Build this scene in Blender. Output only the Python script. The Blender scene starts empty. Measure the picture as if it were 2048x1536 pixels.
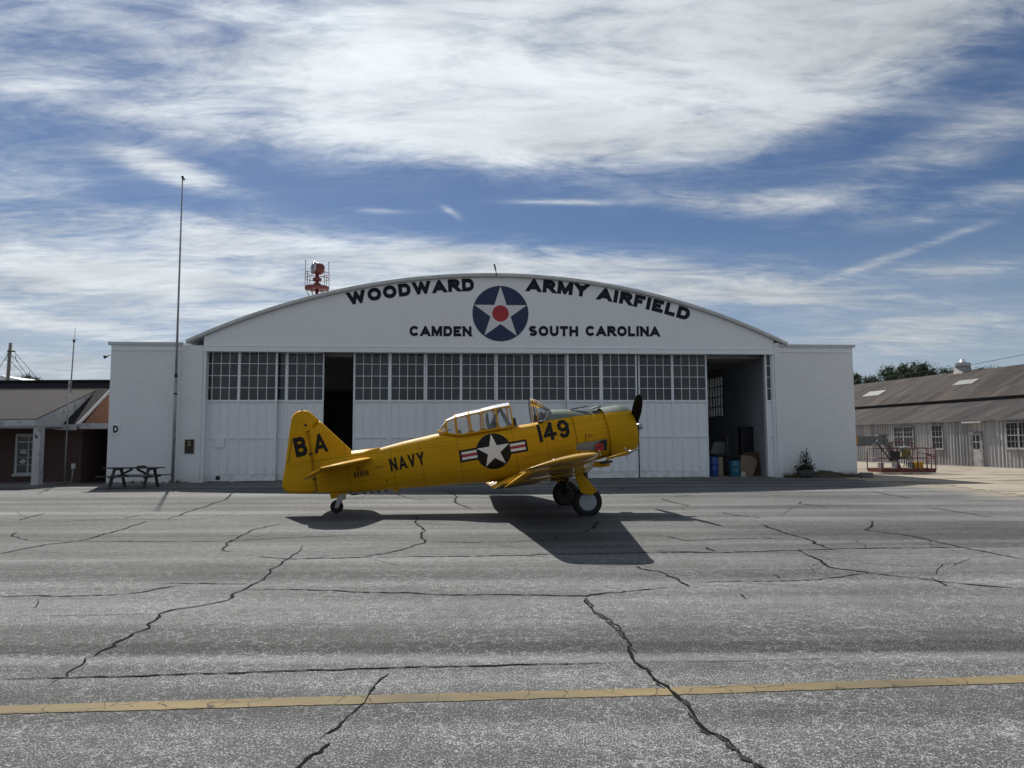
import bpy, bmesh, math, random
import numpy as np
from mathutils import Vector, Matrix
from mathutils.bvhtree import BVHTree

R = math.radians
sc = bpy.context.scene
col = sc.collection
random.seed(7)

# ------------------------------------------------------------------ camera
F = 1420.0                       # focal length in photo pixels (photo 2048 x 1536)
CAM = Vector((0, 0, 1.70))
RC = Matrix.Rotation(R(90 + 4.59), 3, 'X') @ Matrix.Rotation(R(-0.25), 3, 'Z')
cam_d = bpy.data.cameras.new('camera')
cam = bpy.data.objects.new('camera', cam_d)
col.objects.link(cam)
cam.matrix_world = Matrix.Translation(CAM) @ RC.to_4x4()
cam_d.sensor_width = 36.0
cam_d.lens = F / 2048 * 36.0
cam_d.clip_start = 0.1
cam_d.clip_end = 3000
sc.camera = cam


def ray(px, py):
    return (RC @ Vector(((px - 1024) / F, -(py - 768) / F, -1.0))).normalized()


def ground_at(px, py, z=0.0):
    d = ray(px, py)
    return CAM + d * ((z - CAM.z) / d.z)


def on_plane(px, py, p0, n):
    d = ray(px, py)
    return CAM + d * ((p0 - CAM).dot(n) / d.dot(n))


def at_depth(px, py, Y):
    d = ray(px, py)
    return CAM + d * (Y / d.y)


# ------------------------------------------------------------------ light, sky, exposure
SUN_EL, SUN_AZ = 45.0, -24.0     # azimuth measured from +Y, negative = to the left
sun_dir = Vector((math.sin(R(SUN_AZ)) * math.cos(R(SUN_EL)), math.cos(R(SUN_AZ)) * math.cos(R(SUN_EL)), math.sin(R(SUN_EL))))
sl = bpy.data.lights.new('sun', 'SUN')
sl.energy = 4.8
sl.angle = R(0.55)
sl.color = (1.0, 0.95, 0.87)
so = bpy.data.objects.new('sun', sl)
col.objects.link(so)
so.rotation_euler = sun_dir.to_track_quat('Z', 'Y').to_euler()
sc.view_settings.view_transform = 'Standard'
sc.view_settings.look = 'None'
sc.view_settings.exposure = 0.0
sc.view_settings.gamma = 1.0
EXPO = 0.40
sc.view_settings.exposure = EXPO


class NT:
    """small helper for building node trees"""
    def __init__(self, tree):
        self.t = tree
        self.n = tree.nodes
        self.l = tree.links

    def node(self, typ, **kw):
        n = self.n.new(typ)
        for k, v in kw.items():
            setattr(n, k, v)
        return n

    def set(self, sock, v):
        if hasattr(v, 'is_output') or isinstance(v, bpy.types.NodeSocket):
            self.l.new(v, sock)
        else:
            sock.default_value = v

    def m(self, op, a, b=None, c=None, clamp=False):
        n = self.node('ShaderNodeMath', operation=op, use_clamp=clamp)
        self.set(n.inputs[0], a)
        if b is not None:
            self.set(n.inputs[1], b)
        if c is not None:
            self.set(n.inputs[2], c)
        return n.outputs[0]

    def add(self, a, b): return self.m('ADD', a, b)
    def sub(self, a, b): return self.m('SUBTRACT', a, b)
    def mul(self, a, b): return self.m('MULTIPLY', a, b)

    def smooth(self, v, lo, hi, a=0.0, b=1.0):
        n = self.node('ShaderNodeMapRange', interpolation_type='SMOOTHSTEP')
        self.set(n.inputs[0], v)
        n.inputs[1].default_value = lo
        n.inputs[2].default_value = hi
        n.inputs[3].default_value = a
        n.inputs[4].default_value = b
        return n.outputs[0]

    def lin(self, v, lo, hi, a=0.0, b=1.0):
        n = self.node('ShaderNodeMapRange')
        self.set(n.inputs[0], v)
        n.inputs[1].default_value = lo
        n.inputs[2].default_value = hi
        n.inputs[3].default_value = a
        n.inputs[4].default_value = b
        return n.outputs[0]

    def noise(self, vec, scale, detail=4.0, rough=0.55, dist=0.0, dim='3D', lac=2.0):
        n = self.node('ShaderNodeTexNoise', noise_dimensions=dim)
        if vec is not None:
            self.l.new(vec, n.inputs['Vector'])
        n.inputs['Scale'].default_value = scale
        n.inputs['Detail'].default_value = detail
        n.inputs['Roughness'].default_value = rough
        n.inputs['Lacunarity'].default_value = lac
        n.inputs['Distortion'].default_value = dist
        return n.outputs[0]

    def mapping(self, vec, loc=(0, 0, 0), rot=(0, 0, 0), scale=(1, 1, 1)):
        n = self.node('ShaderNodeMapping')
        self.l.new(vec, n.inputs[0])
        n.inputs[1].default_value = loc
        n.inputs[2].default_value = rot
        n.inputs[3].default_value = scale
        return n.outputs[0]

    def mix(self, f, a, b, mode='MIX'):
        n = self.node('ShaderNodeMix', data_type='RGBA', blend_type=mode)
        self.set(n.inputs[0], f)
        for s, v in ((n.inputs[6], a), (n.inputs[7], b)):
            if isinstance(v, (tuple, list)):
                s.default_value = (v[0], v[1], v[2], 1.0)
            else:
                self.set(s, v)
        return n.outputs[2]

    def xyz(self, vec):
        n = self.node('ShaderNodeSeparateXYZ')
        self.l.new(vec, n.inputs[0])
        return n.outputs

    def comb(self, x, y, z):
        n = self.node('ShaderNodeCombineXYZ')
        self.set(n.inputs[0], x)
        self.set(n.inputs[1], y)
        self.set(n.inputs[2], z)
        return n.outputs[0]


world = bpy.data.worlds.new('World')
sc.world = world
world.use_nodes = True
W = NT(world.node_tree)
W.n.clear()
wout = W.node('ShaderNodeOutputWorld')
bg = W.node('ShaderNodeBackground')
bg.inputs[1].default_value = 0.066
sky = W.node('ShaderNodeTexSky', sky_type='NISHITA')
sky.sun_disc = False
sky.sun_elevation = R(SUN_EL)
sky.sun_rotation = R(SUN_AZ)
sky.altitude = 80
sky.air_density = 1.0
sky.dust_density = 0.35
sky.ozone_density = 2.5
wco = W.node('ShaderNodeTexCoord').outputs['Generated']
wx, wy, wz = W.xyz(wco)
az = W.m('ARCTAN2', wx, wy)
el = W.m('ARCSINE', wz)
# cloud sheet high above the ground: directions projected to a horizontal layer
zc = W.add(W.m('MAXIMUM', wz, 0.0), 0.10)
cu = W.m('DIVIDE', wx, zc)
cv = W.m('DIVIDE', wy, zc)
cp = W.comb(cu, cv, 0.0)
cp_st = W.mapping(cp, rot=(0, 0, R(-28)), scale=(0.75, 1.7, 1.0))
n_big = W.noise(cp_st, 0.9, 3, 0.5, 0.5)
n_mid = W.noise(cp_st, 2.6, 10, 0.66, 0.7)
cp_f = W.mapping(cp, rot=(0, 0, R(35)), scale=(1.0, 2.6, 1.0))
n_fine = W.noise(cp_f, 5.5, 9, 0.68, 1.0)


def sky_blob(px, py, rx, ry, w, rot=0.0, sharp=1.0):
    """soft cloud bank in azimuth / elevation"""
    d = ray(px, py)
    a0 = math.atan2(d.x, d.y)
    e0 = math.asin(d.z)
    rx, ry = rx / F, ry / F
    c, s = math.cos(R(rot)), math.sin(R(rot))
    da = W.sub(az, a0)
    de = W.sub(el, e0)
    p = W.mul(W.add(W.mul(da, c), W.mul(de, s)), 1 / rx)
    q = W.mul(W.add(W.mul(da, -s), W.mul(de, c)), 1 / ry)
    r2 = W.add(W.mul(p, p), W.mul(q, q))
    if sharp != 1.0:
        r2 = W.m('POWER', r2, sharp)
    return W.mul(W.m('EXPONENT', W.mul(r2, -1.0)), w)


blobs = [
    # the big bright sheet over the top of the picture
    (1000, 90, 600, 190, 0.66, 0, 1.5), (1300, 20, 560, 180, 0.56, 0, 1.3), (820, 210, 300, 85, 0.5, -8, 1.2), (1420, 200, 300, 110, 0.55, 0, 1.6),
    (1180, 260, 330, 60, 0.5, 0, 1.4), (1850, 30, 330, 100, 0.6, 8, 1.0), (200, 30, 360, 110, 0.50, -14, 1.0), (420, 245, 420, 30, 0.42, 2, 1.0),
    (120, 170, 260, 60, 0.20, -16, 1.0), (60, 330, 170, 140, 0.24, -14, 1.0), (60, 450, 220, 90, 0.26, -10, 1.0),
    # small wisps in the blue gap
    (340, 338, 105, 22, 0.78, -7, 1.3), (1580, 400, 110, 22, 0.55, -3, 1.0), (1380, 400, 160, 26, 0.34, -9, 1.0), (1130, 405, 120, 6, 0.40, -2, 1.0),
    (1900, 290, 210, 50, 0.44, 14, 1.0), (1900, 415, 190, 28, 0.40, 3, 1.0), (745, 420, 55, 6, 0.35, 0, 1.0), (905, 426, 26, 7, 0.36, -30, 1.0),
    # the lower bank behind the hangar
    (400, 600, 520, 62, 0.64, 3, 1.4), (820, 520, 440, 46, 0.52, -3, 1.3), (1230, 560, 420, 52, 0.85, -5, 1.5), (420, 470, 140, 42, 0.46, 8, 1.0), (250, 530, 380, 45, 0.42, 3, 1.0),
    (1600, 590, 190, 22, 0.45, -5, 1.0), (1920, 538, 110, 20, 0.50, -4, 1.0), (1780, 515, 160, 8, 0.42, 14, 1.0), (100, 650, 260, 20, 0.55, -5, 1.2),
    (1840, 680, 330, 55, 0.46, 0, 1.0), (1830, 655, 90, 30, 0.30, 0, 1.0), (120, 730, 240, 36, 0.62, 0, 1.3), (165, 722, 34, 10, 0.5, 0, 1.0), (150, 752, 40, 6, 0.4, 0, 1.0),
]
dens = 0.0
for b in blobs:
    dens = W.add(dens, sky_blob(*b))
# rest of the sky: unseen cloud behind the camera, thickened to brighten the hangar front
back = W.smooth(wy, 0.25, -0.25)
dens = W.add(dens, W.mul(back, 0.56))
high = W.smooth(wz, 0.55, 0.75)
dens = W.add(dens, W.mul(high, 0.34))
dens = W.m('MINIMUM', dens, 0.92)
det = W.add(W.mul(W.sub(n_mid, 0.5), 1.6), W.add(W.mul(W.sub(n_big, 0.5), 0.7), W.mul(W.sub(n_fine, 0.5), 0.95)))
det = W.mul(det, W.lin(dens, 0.0, 0.5, 0.25, 1.0))
cl = W.add(dens, det)
alpha = W.smooth(cl, 0.02, 1.06)
# cloud brightness: thick parts a little greyer, brighter towards the sun
dots = W.node('ShaderNodeVectorMath', operation='DOT_PRODUCT')
W.l.new(wco, dots.inputs[0])
dots.inputs[1].default_value = sun_dir
sunw = W.smooth(dots.outputs['Value'], 0.60, 1.0, 0.77, 1.20)
n_sh = W.noise(cp_st, 2.0, 6, 0.6, 0.4)
shade = W.lin(W.add(W.mul(n_sh, .6), W.mul(n_mid, .4)), 0.34, 0.66, 0.68, 1.14)
cb = W.mul(W.mul(sunw, shade), 9.0)
ccol = W.node('ShaderNodeVectorMath', operation='SCALE')
ccol.inputs[0].default_value = (0.92, 0.985, 1.04)
W.l.new(cb, ccol.inputs['Scale'])
skyt = W.mix(1.0, sky.outputs[0], (0.49, 0.555, 0.655), 'MULTIPLY')
# pale band of air low over the horizon
lowz = W.smooth(wz, 0.30, 0.02, 0.0, 0.62)
skyl = W.mix(lowz, skyt, (5.0, 5.8, 6.7))
skyc = W.mix(alpha, skyl, ccol.outputs[0])
W.l.new(skyc, bg.inputs[0])
W.l.new(bg.outputs[0], wout.inputs[0])
world.cycles.sampling_method = 'MANUAL'
world.cycles.sample_map_resolution = 512


# ------------------------------------------------------------------ object helpers
def tag(o, label=None, cat=None, group=None, kind=None):
    if label: o['label'] = label
    if cat: o['category'] = cat
    if group: o['group'] = group
    if kind: o['kind'] = kind
    return o


def empty(name, label, cat, mw=None, loc=None, rz=0.0, group=None):
    o = bpy.data.objects.new(name, None)
    col.objects.link(o)
    o.empty_display_size = 0.3
    if mw is not None:
        o.matrix_world = mw
    elif loc is not None:
        o.matrix_world = Matrix.Translation(loc) @ Matrix.Rotation(rz, 4, 'Z')
    return tag(o, label, cat, group)


def copy_tree(o, parent=None):
    c = o.copy()
    col.objects.link(c)
    c.parent = parent
    for ch in list(o.children):
        copy_tree(ch, c)
    return c


class MB:
    """mesh builder: gathers shapes, build() links them as one mesh object"""
    def __init__(self):
        self.v, self.f, self.s, self.mi = [], [], [], []
        self.cur = 0

    def face(self, idx, smooth=False):
        self.f.append(tuple(idx)); self.s.append(smooth); self.mi.append(self.cur)

    def verts(self, pts):
        b = len(self.v)
        self.v.extend(Vector(p) for p in pts)
        return b

    def poly(self, pts, smooth=False):
        b = self.verts(pts)
        self.face(range(b, b + len(pts)), smooth)
        return self

    def box(self, lo, hi, M=None):
        x0, y0, z0 = lo
        x1, y1, z1 = hi
        pts = [Vector(p) for p in ((x0, y0, z0), (x1, y0, z0), (x1, y1, z0), (x0, y1, z0), (x0, y0, z1), (x1, y0, z1), (x1, y1, z1), (x0, y1, z1))]
        if M is not None:
            pts = [M @ p for p in pts]
        b = self.verts(pts)
        for q in ((0, 3, 2, 1), (4, 5, 6, 7), (0, 1, 5, 4), (1, 2, 6, 5), (2, 3, 7, 6), (3, 0, 4, 7)):
            self.face([b + i for i in q])
        return self

    def bar(self, p, q, w, h, up=(0, 0, 1)):
        """rectangular bar from p to q, w sideways, h along up"""
        p, q = Vector(p), Vector(q)
        d = (q - p).normalized()
        up = Vector(up)
        s = d.cross(up)
        if s.length < 1e-4:
            s = d.cross(Vector((1, 0, 0)))
        s.normalize()
        u = s.cross(d).normalized()
        b = self.verts([a + s * (i * w / 2) + u * (j * h / 2) for a in (p, q) for i, j in ((-1, -1), (1, -1), (1, 1), (-1, 1))])
        for k in ((3, 2, 1, 0), (4, 5, 6, 7), (0, 1, 5, 4), (1, 2, 6, 5), (2, 3, 7, 6), (3, 0, 4, 7)):
            self.face([b + i for i in k])
        return self

    def tube(self, pts, r, n=8, cap=True, r2=None):
        pts = [Vector(p) for p in pts]
        m = len(pts)
        rs = r if isinstance(r, (list, tuple)) else [r if r2 is None else r + (r2 - r) * i / (m - 1) for i in range(m)]
        t0 = (pts[1] - pts[0]).normalized()
        a = Vector((0, 0, 1)) if abs(t0.z) < 0.9 else Vector((1, 0, 0))
        nx = t0.cross(a).normalized()
        rings = []
        for i in range(m):
            t = (pts[min(i + 1, m - 1)] - pts[max(i - 1, 0)]).normalized()
            nx = (nx - t * nx.dot(t)).normalized()
            ny = t.cross(nx)
            rings.append(self.verts([pts[i] + (nx * math.cos(2 * math.pi * k / n) + ny * math.sin(2 * math.pi * k / n)) * rs[i] for k in range(n)]))
        for i in range(m - 1):
            for k in range(n):
                k2 = (k + 1) % n
                self.face((rings[i] + k, rings[i] + k2, rings[i + 1] + k2, rings[i + 1] + k), True)
        if cap:
            self.face([rings[0] + k for k in reversed(range(n))])
            self.face([rings[-1] + k for k in range(n)])
        return self

    def loft(self, secs, closed=True, caps=True, smooth=True, flip=False):
        bs = [self.verts(s) for s in secs]
        n = len(secs[0])
        for i in range(len(secs) - 1):
            for k in range(n if closed else n - 1):
                k2 = (k + 1) % n
                q = (bs[i] + k, bs[i] + k2, bs[i + 1] + k2, bs[i + 1] + k)
                self.face(q[::-1] if flip else q, smooth)
        if caps and closed:
            a = [bs[0] + k for k in range(n)]
            b = [bs[-1] + k for k in range(n)]
            self.face(a if flip else a[::-1])
            self.face(b[::-1] if flip else b)
        return self

    def lathe(self, prof, M=None, n=32, smooth=True, caps=True):
        """prof: (r, h) pairs, turned about local z"""
        M = M or Matrix.Identity(4)
        secs = [[M @ Vector((max(r, 1e-4) * math.cos(2 * math.pi * k / n), max(r, 1e-4) * math.sin(2 * math.pi * k / n), h)) for k in range(n)] for r, h in prof]
        return self.loft(secs, True, caps, smooth)

    def prism(self, outline, thick, M):
        """outline in local xy, extruded along local z by thick"""
        n = len(outline)
        b = self.verts([M @ Vector((x, y, 0)) for x, y in outline] + [M @ Vector((x, y, thick)) for x, y in outline])
        self.face([b + i for i in reversed(range(n))])
        self.face([b + n + i for i in range(n)])
        for i in range(n):
            j = (i + 1) % n
            self.face((b + i, b + j, b + n + j, b + n + i))
        return self

    def mesh(self, name, mats, fix=True, bevel=0.0):
        me = bpy.data.meshes.new(name)
        me.from_pydata([tuple(p) for p in self.v], [], self.f)
        me.polygons.foreach_set('use_smooth', self.s)
        mats = mats if isinstance(mats, (list, tuple)) else [mats]
        for m in mats:
            me.materials.append(m)
        if len(mats) > 1:
            me.polygons.foreach_set('material_index', self.mi)
        me.update()
        if fix:
            bm = bmesh.new()
            bm.from_mesh(me)
            bmesh.ops.recalc_face_normals(bm, faces=bm.faces)
            bm.to_mesh(me)
            bm.free()
        return me

    def build(self, name, mats, parent=None, label=None, fix=True, cat=None, group=None, kind=None, bevel=0.0):
        o = bpy.data.objects.new(name, self.mesh(name, mats, fix))
        col.objects.link(o)
        if parent is not None:
            o.parent = parent
        if bevel:
            md = o.modifiers.new('bevel', 'BEVEL')
            md.width = bevel
            md.segments = 2
            md.limit_method = 'ANGLE'
            md.angle_limit = R(50)
        return tag(o, label, cat, group, kind)


def Tm(x, y, z): return Matrix.Translation((x, y, z))


# ------------------------------------------------------------------ materials
def new_mat(name):
    m = bpy.data.materials.new(name)
    m.use_nodes = True
    t = NT(m.node_tree)
    t.n.clear()
    out = t.node('ShaderNodeOutputMaterial')
    p = t.node('ShaderNodeBsdfPrincipled')
    t.l.new(p.outputs[0], out.inputs[0])
    return m, t, p


def bump(t, p, h, strength=0.3, dist=0.01):
    b = t.node('ShaderNodeBump')
    b.inputs['Strength'].default_value = strength
    b.inputs['Distance'].default_value = dist
    t.l.new(h, b.inputs['Height'])
    t.l.new(b.outputs[0], p.inputs['Normal'])


def simple(name, c, rough=0.6, metal=0.0, var=0.15, scale=3.0, spec=0.5, coat=0.0, stretch=(1, 1, 1), bstr=0.0, c2=None, lo=0.35, hi=0.65):
    m, t, p = new_mat(name)
    co = t.node('ShaderNodeTexCoord').outputs['Object']
    v = t.mapping(co, scale=stretch)
    n = t.noise(v, scale, 6, 0.6)
    if c2 is None:
        c2 = tuple(x * (1 - var) for x in c)
        c1 = tuple(min(1, x * (1 + var * 0.6)) for x in c)
    else:
        c1 = c
    t.l.new(t.mix(t.lin(n, lo, hi), c2, c1), p.inputs['Base Color'])
    p.inputs['Metallic'].default_value = metal
    p.inputs['Specular IOR Level'].default_value = spec
    t.l.new(t.lin(n, 0.3, 0.7, rough * 0.85, min(1, rough * 1.15)), p.inputs['Roughness'])
    p.inputs['Coat Weight'].default_value = coat
    p.inputs['Coat Roughness'].default_value = 0.08
    if bstr:
        bump(t, p, t.noise(v, scale * 6, 4, 0.6), bstr, 0.01)
    return m


def asphalt():
    m, t, p = new_mat('asphalt')
    co = t.node('ShaderNodeTexCoord').outputs['Object']
    x, y, z = t.xyz(co)
    # paving lanes run across the view
    lane = t.noise(t.mapping(co, scale=(0.035, 1.0, 1)), 0.9, 5, 0.6)
    lane2 = t.noise(t.mapping(co, rot=(0, 0, R(2.0)), scale=(0.012, 1.0, 1)), 2.6, 4, 0.65)
    patch = t.noise(t.mapping(co, scale=(0.5, 1, 1)), 0.35, 5, 0.6)
    fine = t.noise(co, 55, 3, 0.6)
    grit = t.noise(co, 120, 2, 0.5)
    # pale lint lines between the stones where the binder has worn away
    wv = t.node('ShaderNodeVectorMath', operation='ADD')
    dn = t.node('ShaderNodeTexNoise')
    dn.inputs['Scale'].default_value = 7.0
    dn.inputs['Detail'].default_value = 3.0
    t.l.new(co, dn.inputs['Vector'])
    sc_ = t.node('ShaderNodeVectorMath', operation='SCALE')
    t.l.new(dn.outputs[1], sc_.inputs[0])
    sc_.inputs['Scale'].default_value = 0.22
    t.l.new(co, wv.inputs[0])
    t.l.new(sc_.outputs[0], wv.inputs[1])
    vo = t.node('ShaderNodeTexVoronoi', feature='DISTANCE_TO_EDGE')
    vo.inputs['Scale'].default_value = 7.0
    t.l.new(wv.outputs[0], vo.inputs['Vector'])
    web = t.smooth(vo.outputs[0], 0.0, 0.075, 1.0, 0.0)
    webmask = t.mul(t.smooth(t.noise(co, 1.1, 4, 0.6), 0.36, 0.58), t.smooth(y, 13.0, 8.5))
    webbreak = t.smooth(t.noise(co, 30, 3, 0.6), 0.40, 0.54)
    web = t.mul(t.mul(web, webmask), webbreak)
    base = t.add(0.074, t.mul(t.sub(lane, 0.5), 0.12))
    base = t.add(base, t.mul(t.sub(lane2, 0.5), 0.05))
    base = t.add(base, t.mul(t.sub(patch, 0.5), 0.07))
    # two screed marks crossing the apron, one dark and one pale
    wob = t.mul(t.sub(t.noise(t.mapping(co, scale=(0.6, 0.0, 0)), 1.0, 3), 0.5), 0.10)
    yy = t.add(y, wob)
    base = t.add(base, t.mul(t.m('EXPONENT', t.mul(t.m('POWER', t.mul(t.sub(yy, 6.02), 1 / 0.15), 4.0), -1.0)), -0.07))
    base = t.add(base, t.mul(t.m('EXPONENT', t.mul(t.m('POWER', t.mul(t.sub(yy, 5.72), 1 / 0.11), 2.0), -1.0)), 0.075))
    base = t.add(base, t.mul(t.m('EXPONENT', t.mul(t.m('POWER', t.mul(t.sub(yy, 7.6), 1 / 0.28), 2.0), -1.0)), 0.045))
    # darker resealed lane on the right
    dk = t.mul(t.smooth(x, 3.0, 6.5), t.mul(t.smooth(y, 11.2, 12.0), t.smooth(y, 15.0, 14.2)))
    base = t.add(base, t.mul(dk, -0.055))
    stones = t.noise(t.mapping(co, rot=(0, 0, R(12)), scale=(1.3, .8, 1)), 76, 3, 0.62, 0.6)
    clump = t.noise(co, 9, 5, 0.7)
    # bare stone shows through where the binder has worn off, more on some lanes than on others
    th = t.sub(0.555, t.add(t.mul(t.sub(clump, 0.5), 0.24), t.add(t.mul(t.sub(lane, 0.5), 0.26), t.mul(t.sub(patch, 0.5), 0.16))))
    specks = t.smooth(t.sub(stones, th), -0.012, 0.045)
    base = t.add(base, t.mul(specks, 0.22))
    base = t.add(base, t.mul(t.smooth(grit, 0.58, 0.70), 0.10))
    pits = t.smooth(stones, 0.44, 0.34)
    base = t.add(base, t.mul(pits, -0.05))
    base = t.add(base, t.mul(web, 0.15))
    base = t.m('MAXIMUM', base, 0.03)
    c = t.node('ShaderNodeCombineColor')
    t.l.new(t.mul(base, 0.97), c.inputs[0])
    t.l.new(t.mul(base, 1.0), c.inputs[1])
    t.l.new(t.mul(base, 1.005), c.inputs[2])
    # sand blown over the edge of the asphalt in front of the yard
    sn = t.noise(t.mapping(co, scale=(0.25, 1, 1)), 1.3, 6, 0.65)
    sm_ = t.smooth(t.add(x, t.mul(t.sub(sn, 0.5), 9.0)), 13.6, 15.8)
    sm_ = t.mul(sm_, t.mul(t.smooth(y, 18.5, 21.5), t.lin(fine, 0.3, 0.6, 0.35, 0.95)))
    t.l.new(t.mix(sm_, c.outputs[0], (0.30, 0.265, 0.205)), p.inputs['Base Color'])
    p.inputs['Roughness'].default_value = 0.88
    p.inputs['Specular IOR Level'].default_value = 0.25
    bump(t, p, t.add(grit, t.mul(stones, 1.6)), 0.6, 0.012)
    return m


def painted_brick(name, c, rough, bscale=1.0, mortar=0.75, bstr=0.5, colours=None, dirt=0.0):
    """brick wall in object x / z; c bricks, courses about 7.5 cm"""
    m, t, p = new_mat(name)
    co = t.node('ShaderNodeTexCoord').outputs['Object']
    geo = t.node('ShaderNodeNewGeometry')
    x, y, z = t.xyz(co)
    v = t.comb(t.add(x, y), z, 0.0)
    b = t.node('ShaderNodeTexBrick')
    t.l.new(v, b.inputs['Vector'])
    b.inputs['Scale'].default_value = 1.0
    b.inputs['Brick Width'].default_value = 0.22 * bscale
    b.inputs['Row Height'].default_value = 0.078 * bscale
    b.inputs['Mortar Size'].default_value = 0.010 * bscale
    b.inputs['Mortar Smooth'].default_value = 0.4
    b.inputs['Bias'].default_value = 0.0
    n = t.noise(co, 0.8, 6, 0.6)
    n2 = t.noise(t.mapping(co, scale=(1, 1, 3)), 9, 4, 0.6)
    if colours:
        b.inputs['Color1'].default_value = (*colours[0], 1)
        b.inputs['Color2'].default_value = (*colours[1], 1)
        b.inputs['Mortar'].default_value = (*colours[2], 1)
        colr = t.mix(t.lin(n, 0.3, 0.7, 0.0, 0.35), b.outputs[0], (0.05, 0.035, 0.03))
    else:
        colr = t.mix(t.lin(n, 0.3, 0.7, 0, 1), tuple(q * 0.93 for q in c), c)
        colr = t.mix(t.mul(b.outputs[1], 0.20), colr, (0.30, 0.31, 0.32))
        colr = t.mix(t.mul(t.smooth(n2, 0.60, 0.80), 0.35), colr, tuple(q * 0.7 for q in c))
        low = t.mul(t.smooth(z, 0.55, 0.0), t.lin(n2, 0.3, 0.7))
        colr = t.mix(t.mul(low, 0.35), colr, (0.22, 0.20, 0.17))
    t.l.new(colr, p.inputs['Base Color'])
    p.inputs['Roughness'].default_value = rough
    p.inputs['Specular IOR Level'].default_value = 0.3
    h = t.sub(t.mul(n2, 0.35), b.outputs[1])
    bump(t, p, h, bstr, 0.016)
    return m


def metal_paint(name, c, rough=0.5, streak=0.12):
    m, t, p = new_mat(name)
    co = t.node('ShaderNodeTexCoord').outputs['Object']
    n = t.noise(t.mapping(co, scale=(3, 3, 0.4)), 1.6, 6, 0.6)
    n2 = t.noise(co, 14, 4, 0.6)
    c_ = t.mix(t.lin(n, 0.3, 0.7), tuple(q * (1 - streak) for q in c), c)
    c_ = t.mix(t.mul(t.smooth(n2, 0.62, 0.8), 0.25), c_, tuple(q * 0.65 for q in c))
    x, y, z = t.xyz(co)
    run = t.noise(t.mapping(co, scale=(5, 5, 0.22)), 1.4, 5, 0.7)
    c_ = t.mix(t.mul(t.smooth(run, 0.58, 0.74), 0.28), c_, tuple(q * 0.62 for q in (c[0], c[1] * .96, c[2] * .9)))
    grime = t.mul(t.smooth(z, 0.7, 0.0), t.smooth(t.noise(co, 3.0, 6, 0.7), 0.38, 0.62))
    c_ = t.mix(t.mul(grime, 0.4), c_, (0.22, 0.20, 0.175))
    t.l.new(c_, p.inputs['Base Color'])
    p.inputs['Roughness'].default_value = rough
    p.inputs['Specular IOR Level'].default_value = 0.4
    bump(t, p, t.noise(co, 4, 4, 0.5), 0.15, 0.02)
    return m


def dark_glass(name, c=(0.028, 0.033, 0.038), dirt=0.06):
    m, t, p = new_mat(name)
    co = t.node('ShaderNodeTexCoord').outputs['Object']
    n = t.noise(co, 2.3, 6, 0.65)
    n2 = t.noise(co, 0.35, 2, 0.5)
    k = t.mul(t.smooth(n, 0.55, 0.80), 0.5)
    c_ = t.mix(k, c, tuple(q + dirt for q in c))
    c_ = t.mix(t.lin(n2, 0.35, 0.65, 0, 0.5), c_, tuple(q * 0.5 for q in c))
    t.l.new(c_, p.inputs['Base Color'])
    t.l.new(t.lin(n, 0.3, 0.7, 0.08, 0.28), p.inputs['Roughness'])
    p.inputs['Specular IOR Level'].default_value = 0.5
    return m


def clear_glass(name, tint=(0.86, 0.9, 0.92), gloss=0.06):
    m = bpy.data.materials.new(name)
    m.use_nodes = True
    t = NT(m.node_tree)
    t.n.clear()
    out = t.node('ShaderNodeOutputMaterial')
    tr = t.node('ShaderNodeBsdfTransparent')
    tr.inputs[0].default_value = (*tint, 1)
    gl = t.node('ShaderNodeBsdfGlossy')
    gl.inputs['Roughness'].default_value = 0.04
    fr = t.node('ShaderNodeFresnel')
    fr.inputs[0].default_value = 1.4
    mx = t.node('ShaderNodeMixShader')
    t.l.new(t.m('ADD', t.mul(fr.outputs[0], 0.9), gloss, clamp=True), mx.inputs[0])
    t.l.new(tr.outputs[0], mx.inputs[1])
    t.l.new(gl.outputs[0], mx.inputs[2])
    t.l.new(mx.outputs[0], out.inputs[0])
    return m


M_ASPH = asphalt()
M_TAR = simple('tar_filler', (0.010, 0.010, 0.011), 0.9, var=0.4, scale=30, spec=0.04)
M_SAND = simple('sandy_soil', (0.31, 0.275, 0.225), 0.95, scale=0.9, c2=(0.14, 0.12, 0.095), stretch=(0.3, 1, 1), bstr=0.6, spec=0.1, lo=.36, hi=.52)
M_WHITEBRICK = painted_brick('white_painted_brick', (0.74, 0.765, 0.79), 0.62)
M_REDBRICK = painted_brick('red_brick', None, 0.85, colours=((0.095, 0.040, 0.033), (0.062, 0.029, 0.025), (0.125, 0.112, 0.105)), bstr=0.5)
M_LITBRICK = painted_brick('bounce_lit_brick', None, 0.85, colours=((0.30, 0.115, 0.058), (0.23, 0.088, 0.047), (0.24, 0.18, 0.14)), bstr=0.4)  # red brick lightened to orange to stand for light from the annex
M_STUCCO = metal_paint('white_gable_render', (0.74, 0.765, 0.79), 0.7, 0.05)
M_DOOR = metal_paint('white_door_paint', (0.73, 0.765, 0.80), 0.5, 0.06)
M_TRIM = metal_paint('pale_trim_paint', (0.50, 0.52, 0.54), 0.55, 0.12)
M_GLASS = dark_glass('dirty_window_glass')
M_NAVYPAINT = simple('dark_navy_paint', (0.012, 0.018, 0.034), 0.6, var=0.1)
M_LETTER = simple('charcoal_letter_paint', (0.013, 0.017, 0.027), 0.7, var=0.25, scale=5, spec=0.2)
M_STARWHITE = simple('insignia_white_paint', (0.66, 0.66, 0.65), 0.55, var=0.04)
M_STARRED = simple('insignia_red_paint', (0.36, 0.018, 0.025), 0.55, var=0.06)
M_STARBLUE = simple('insignia_blue_paint', (0.010, 0.022, 0.075), 0.55, var=0.08)
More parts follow.
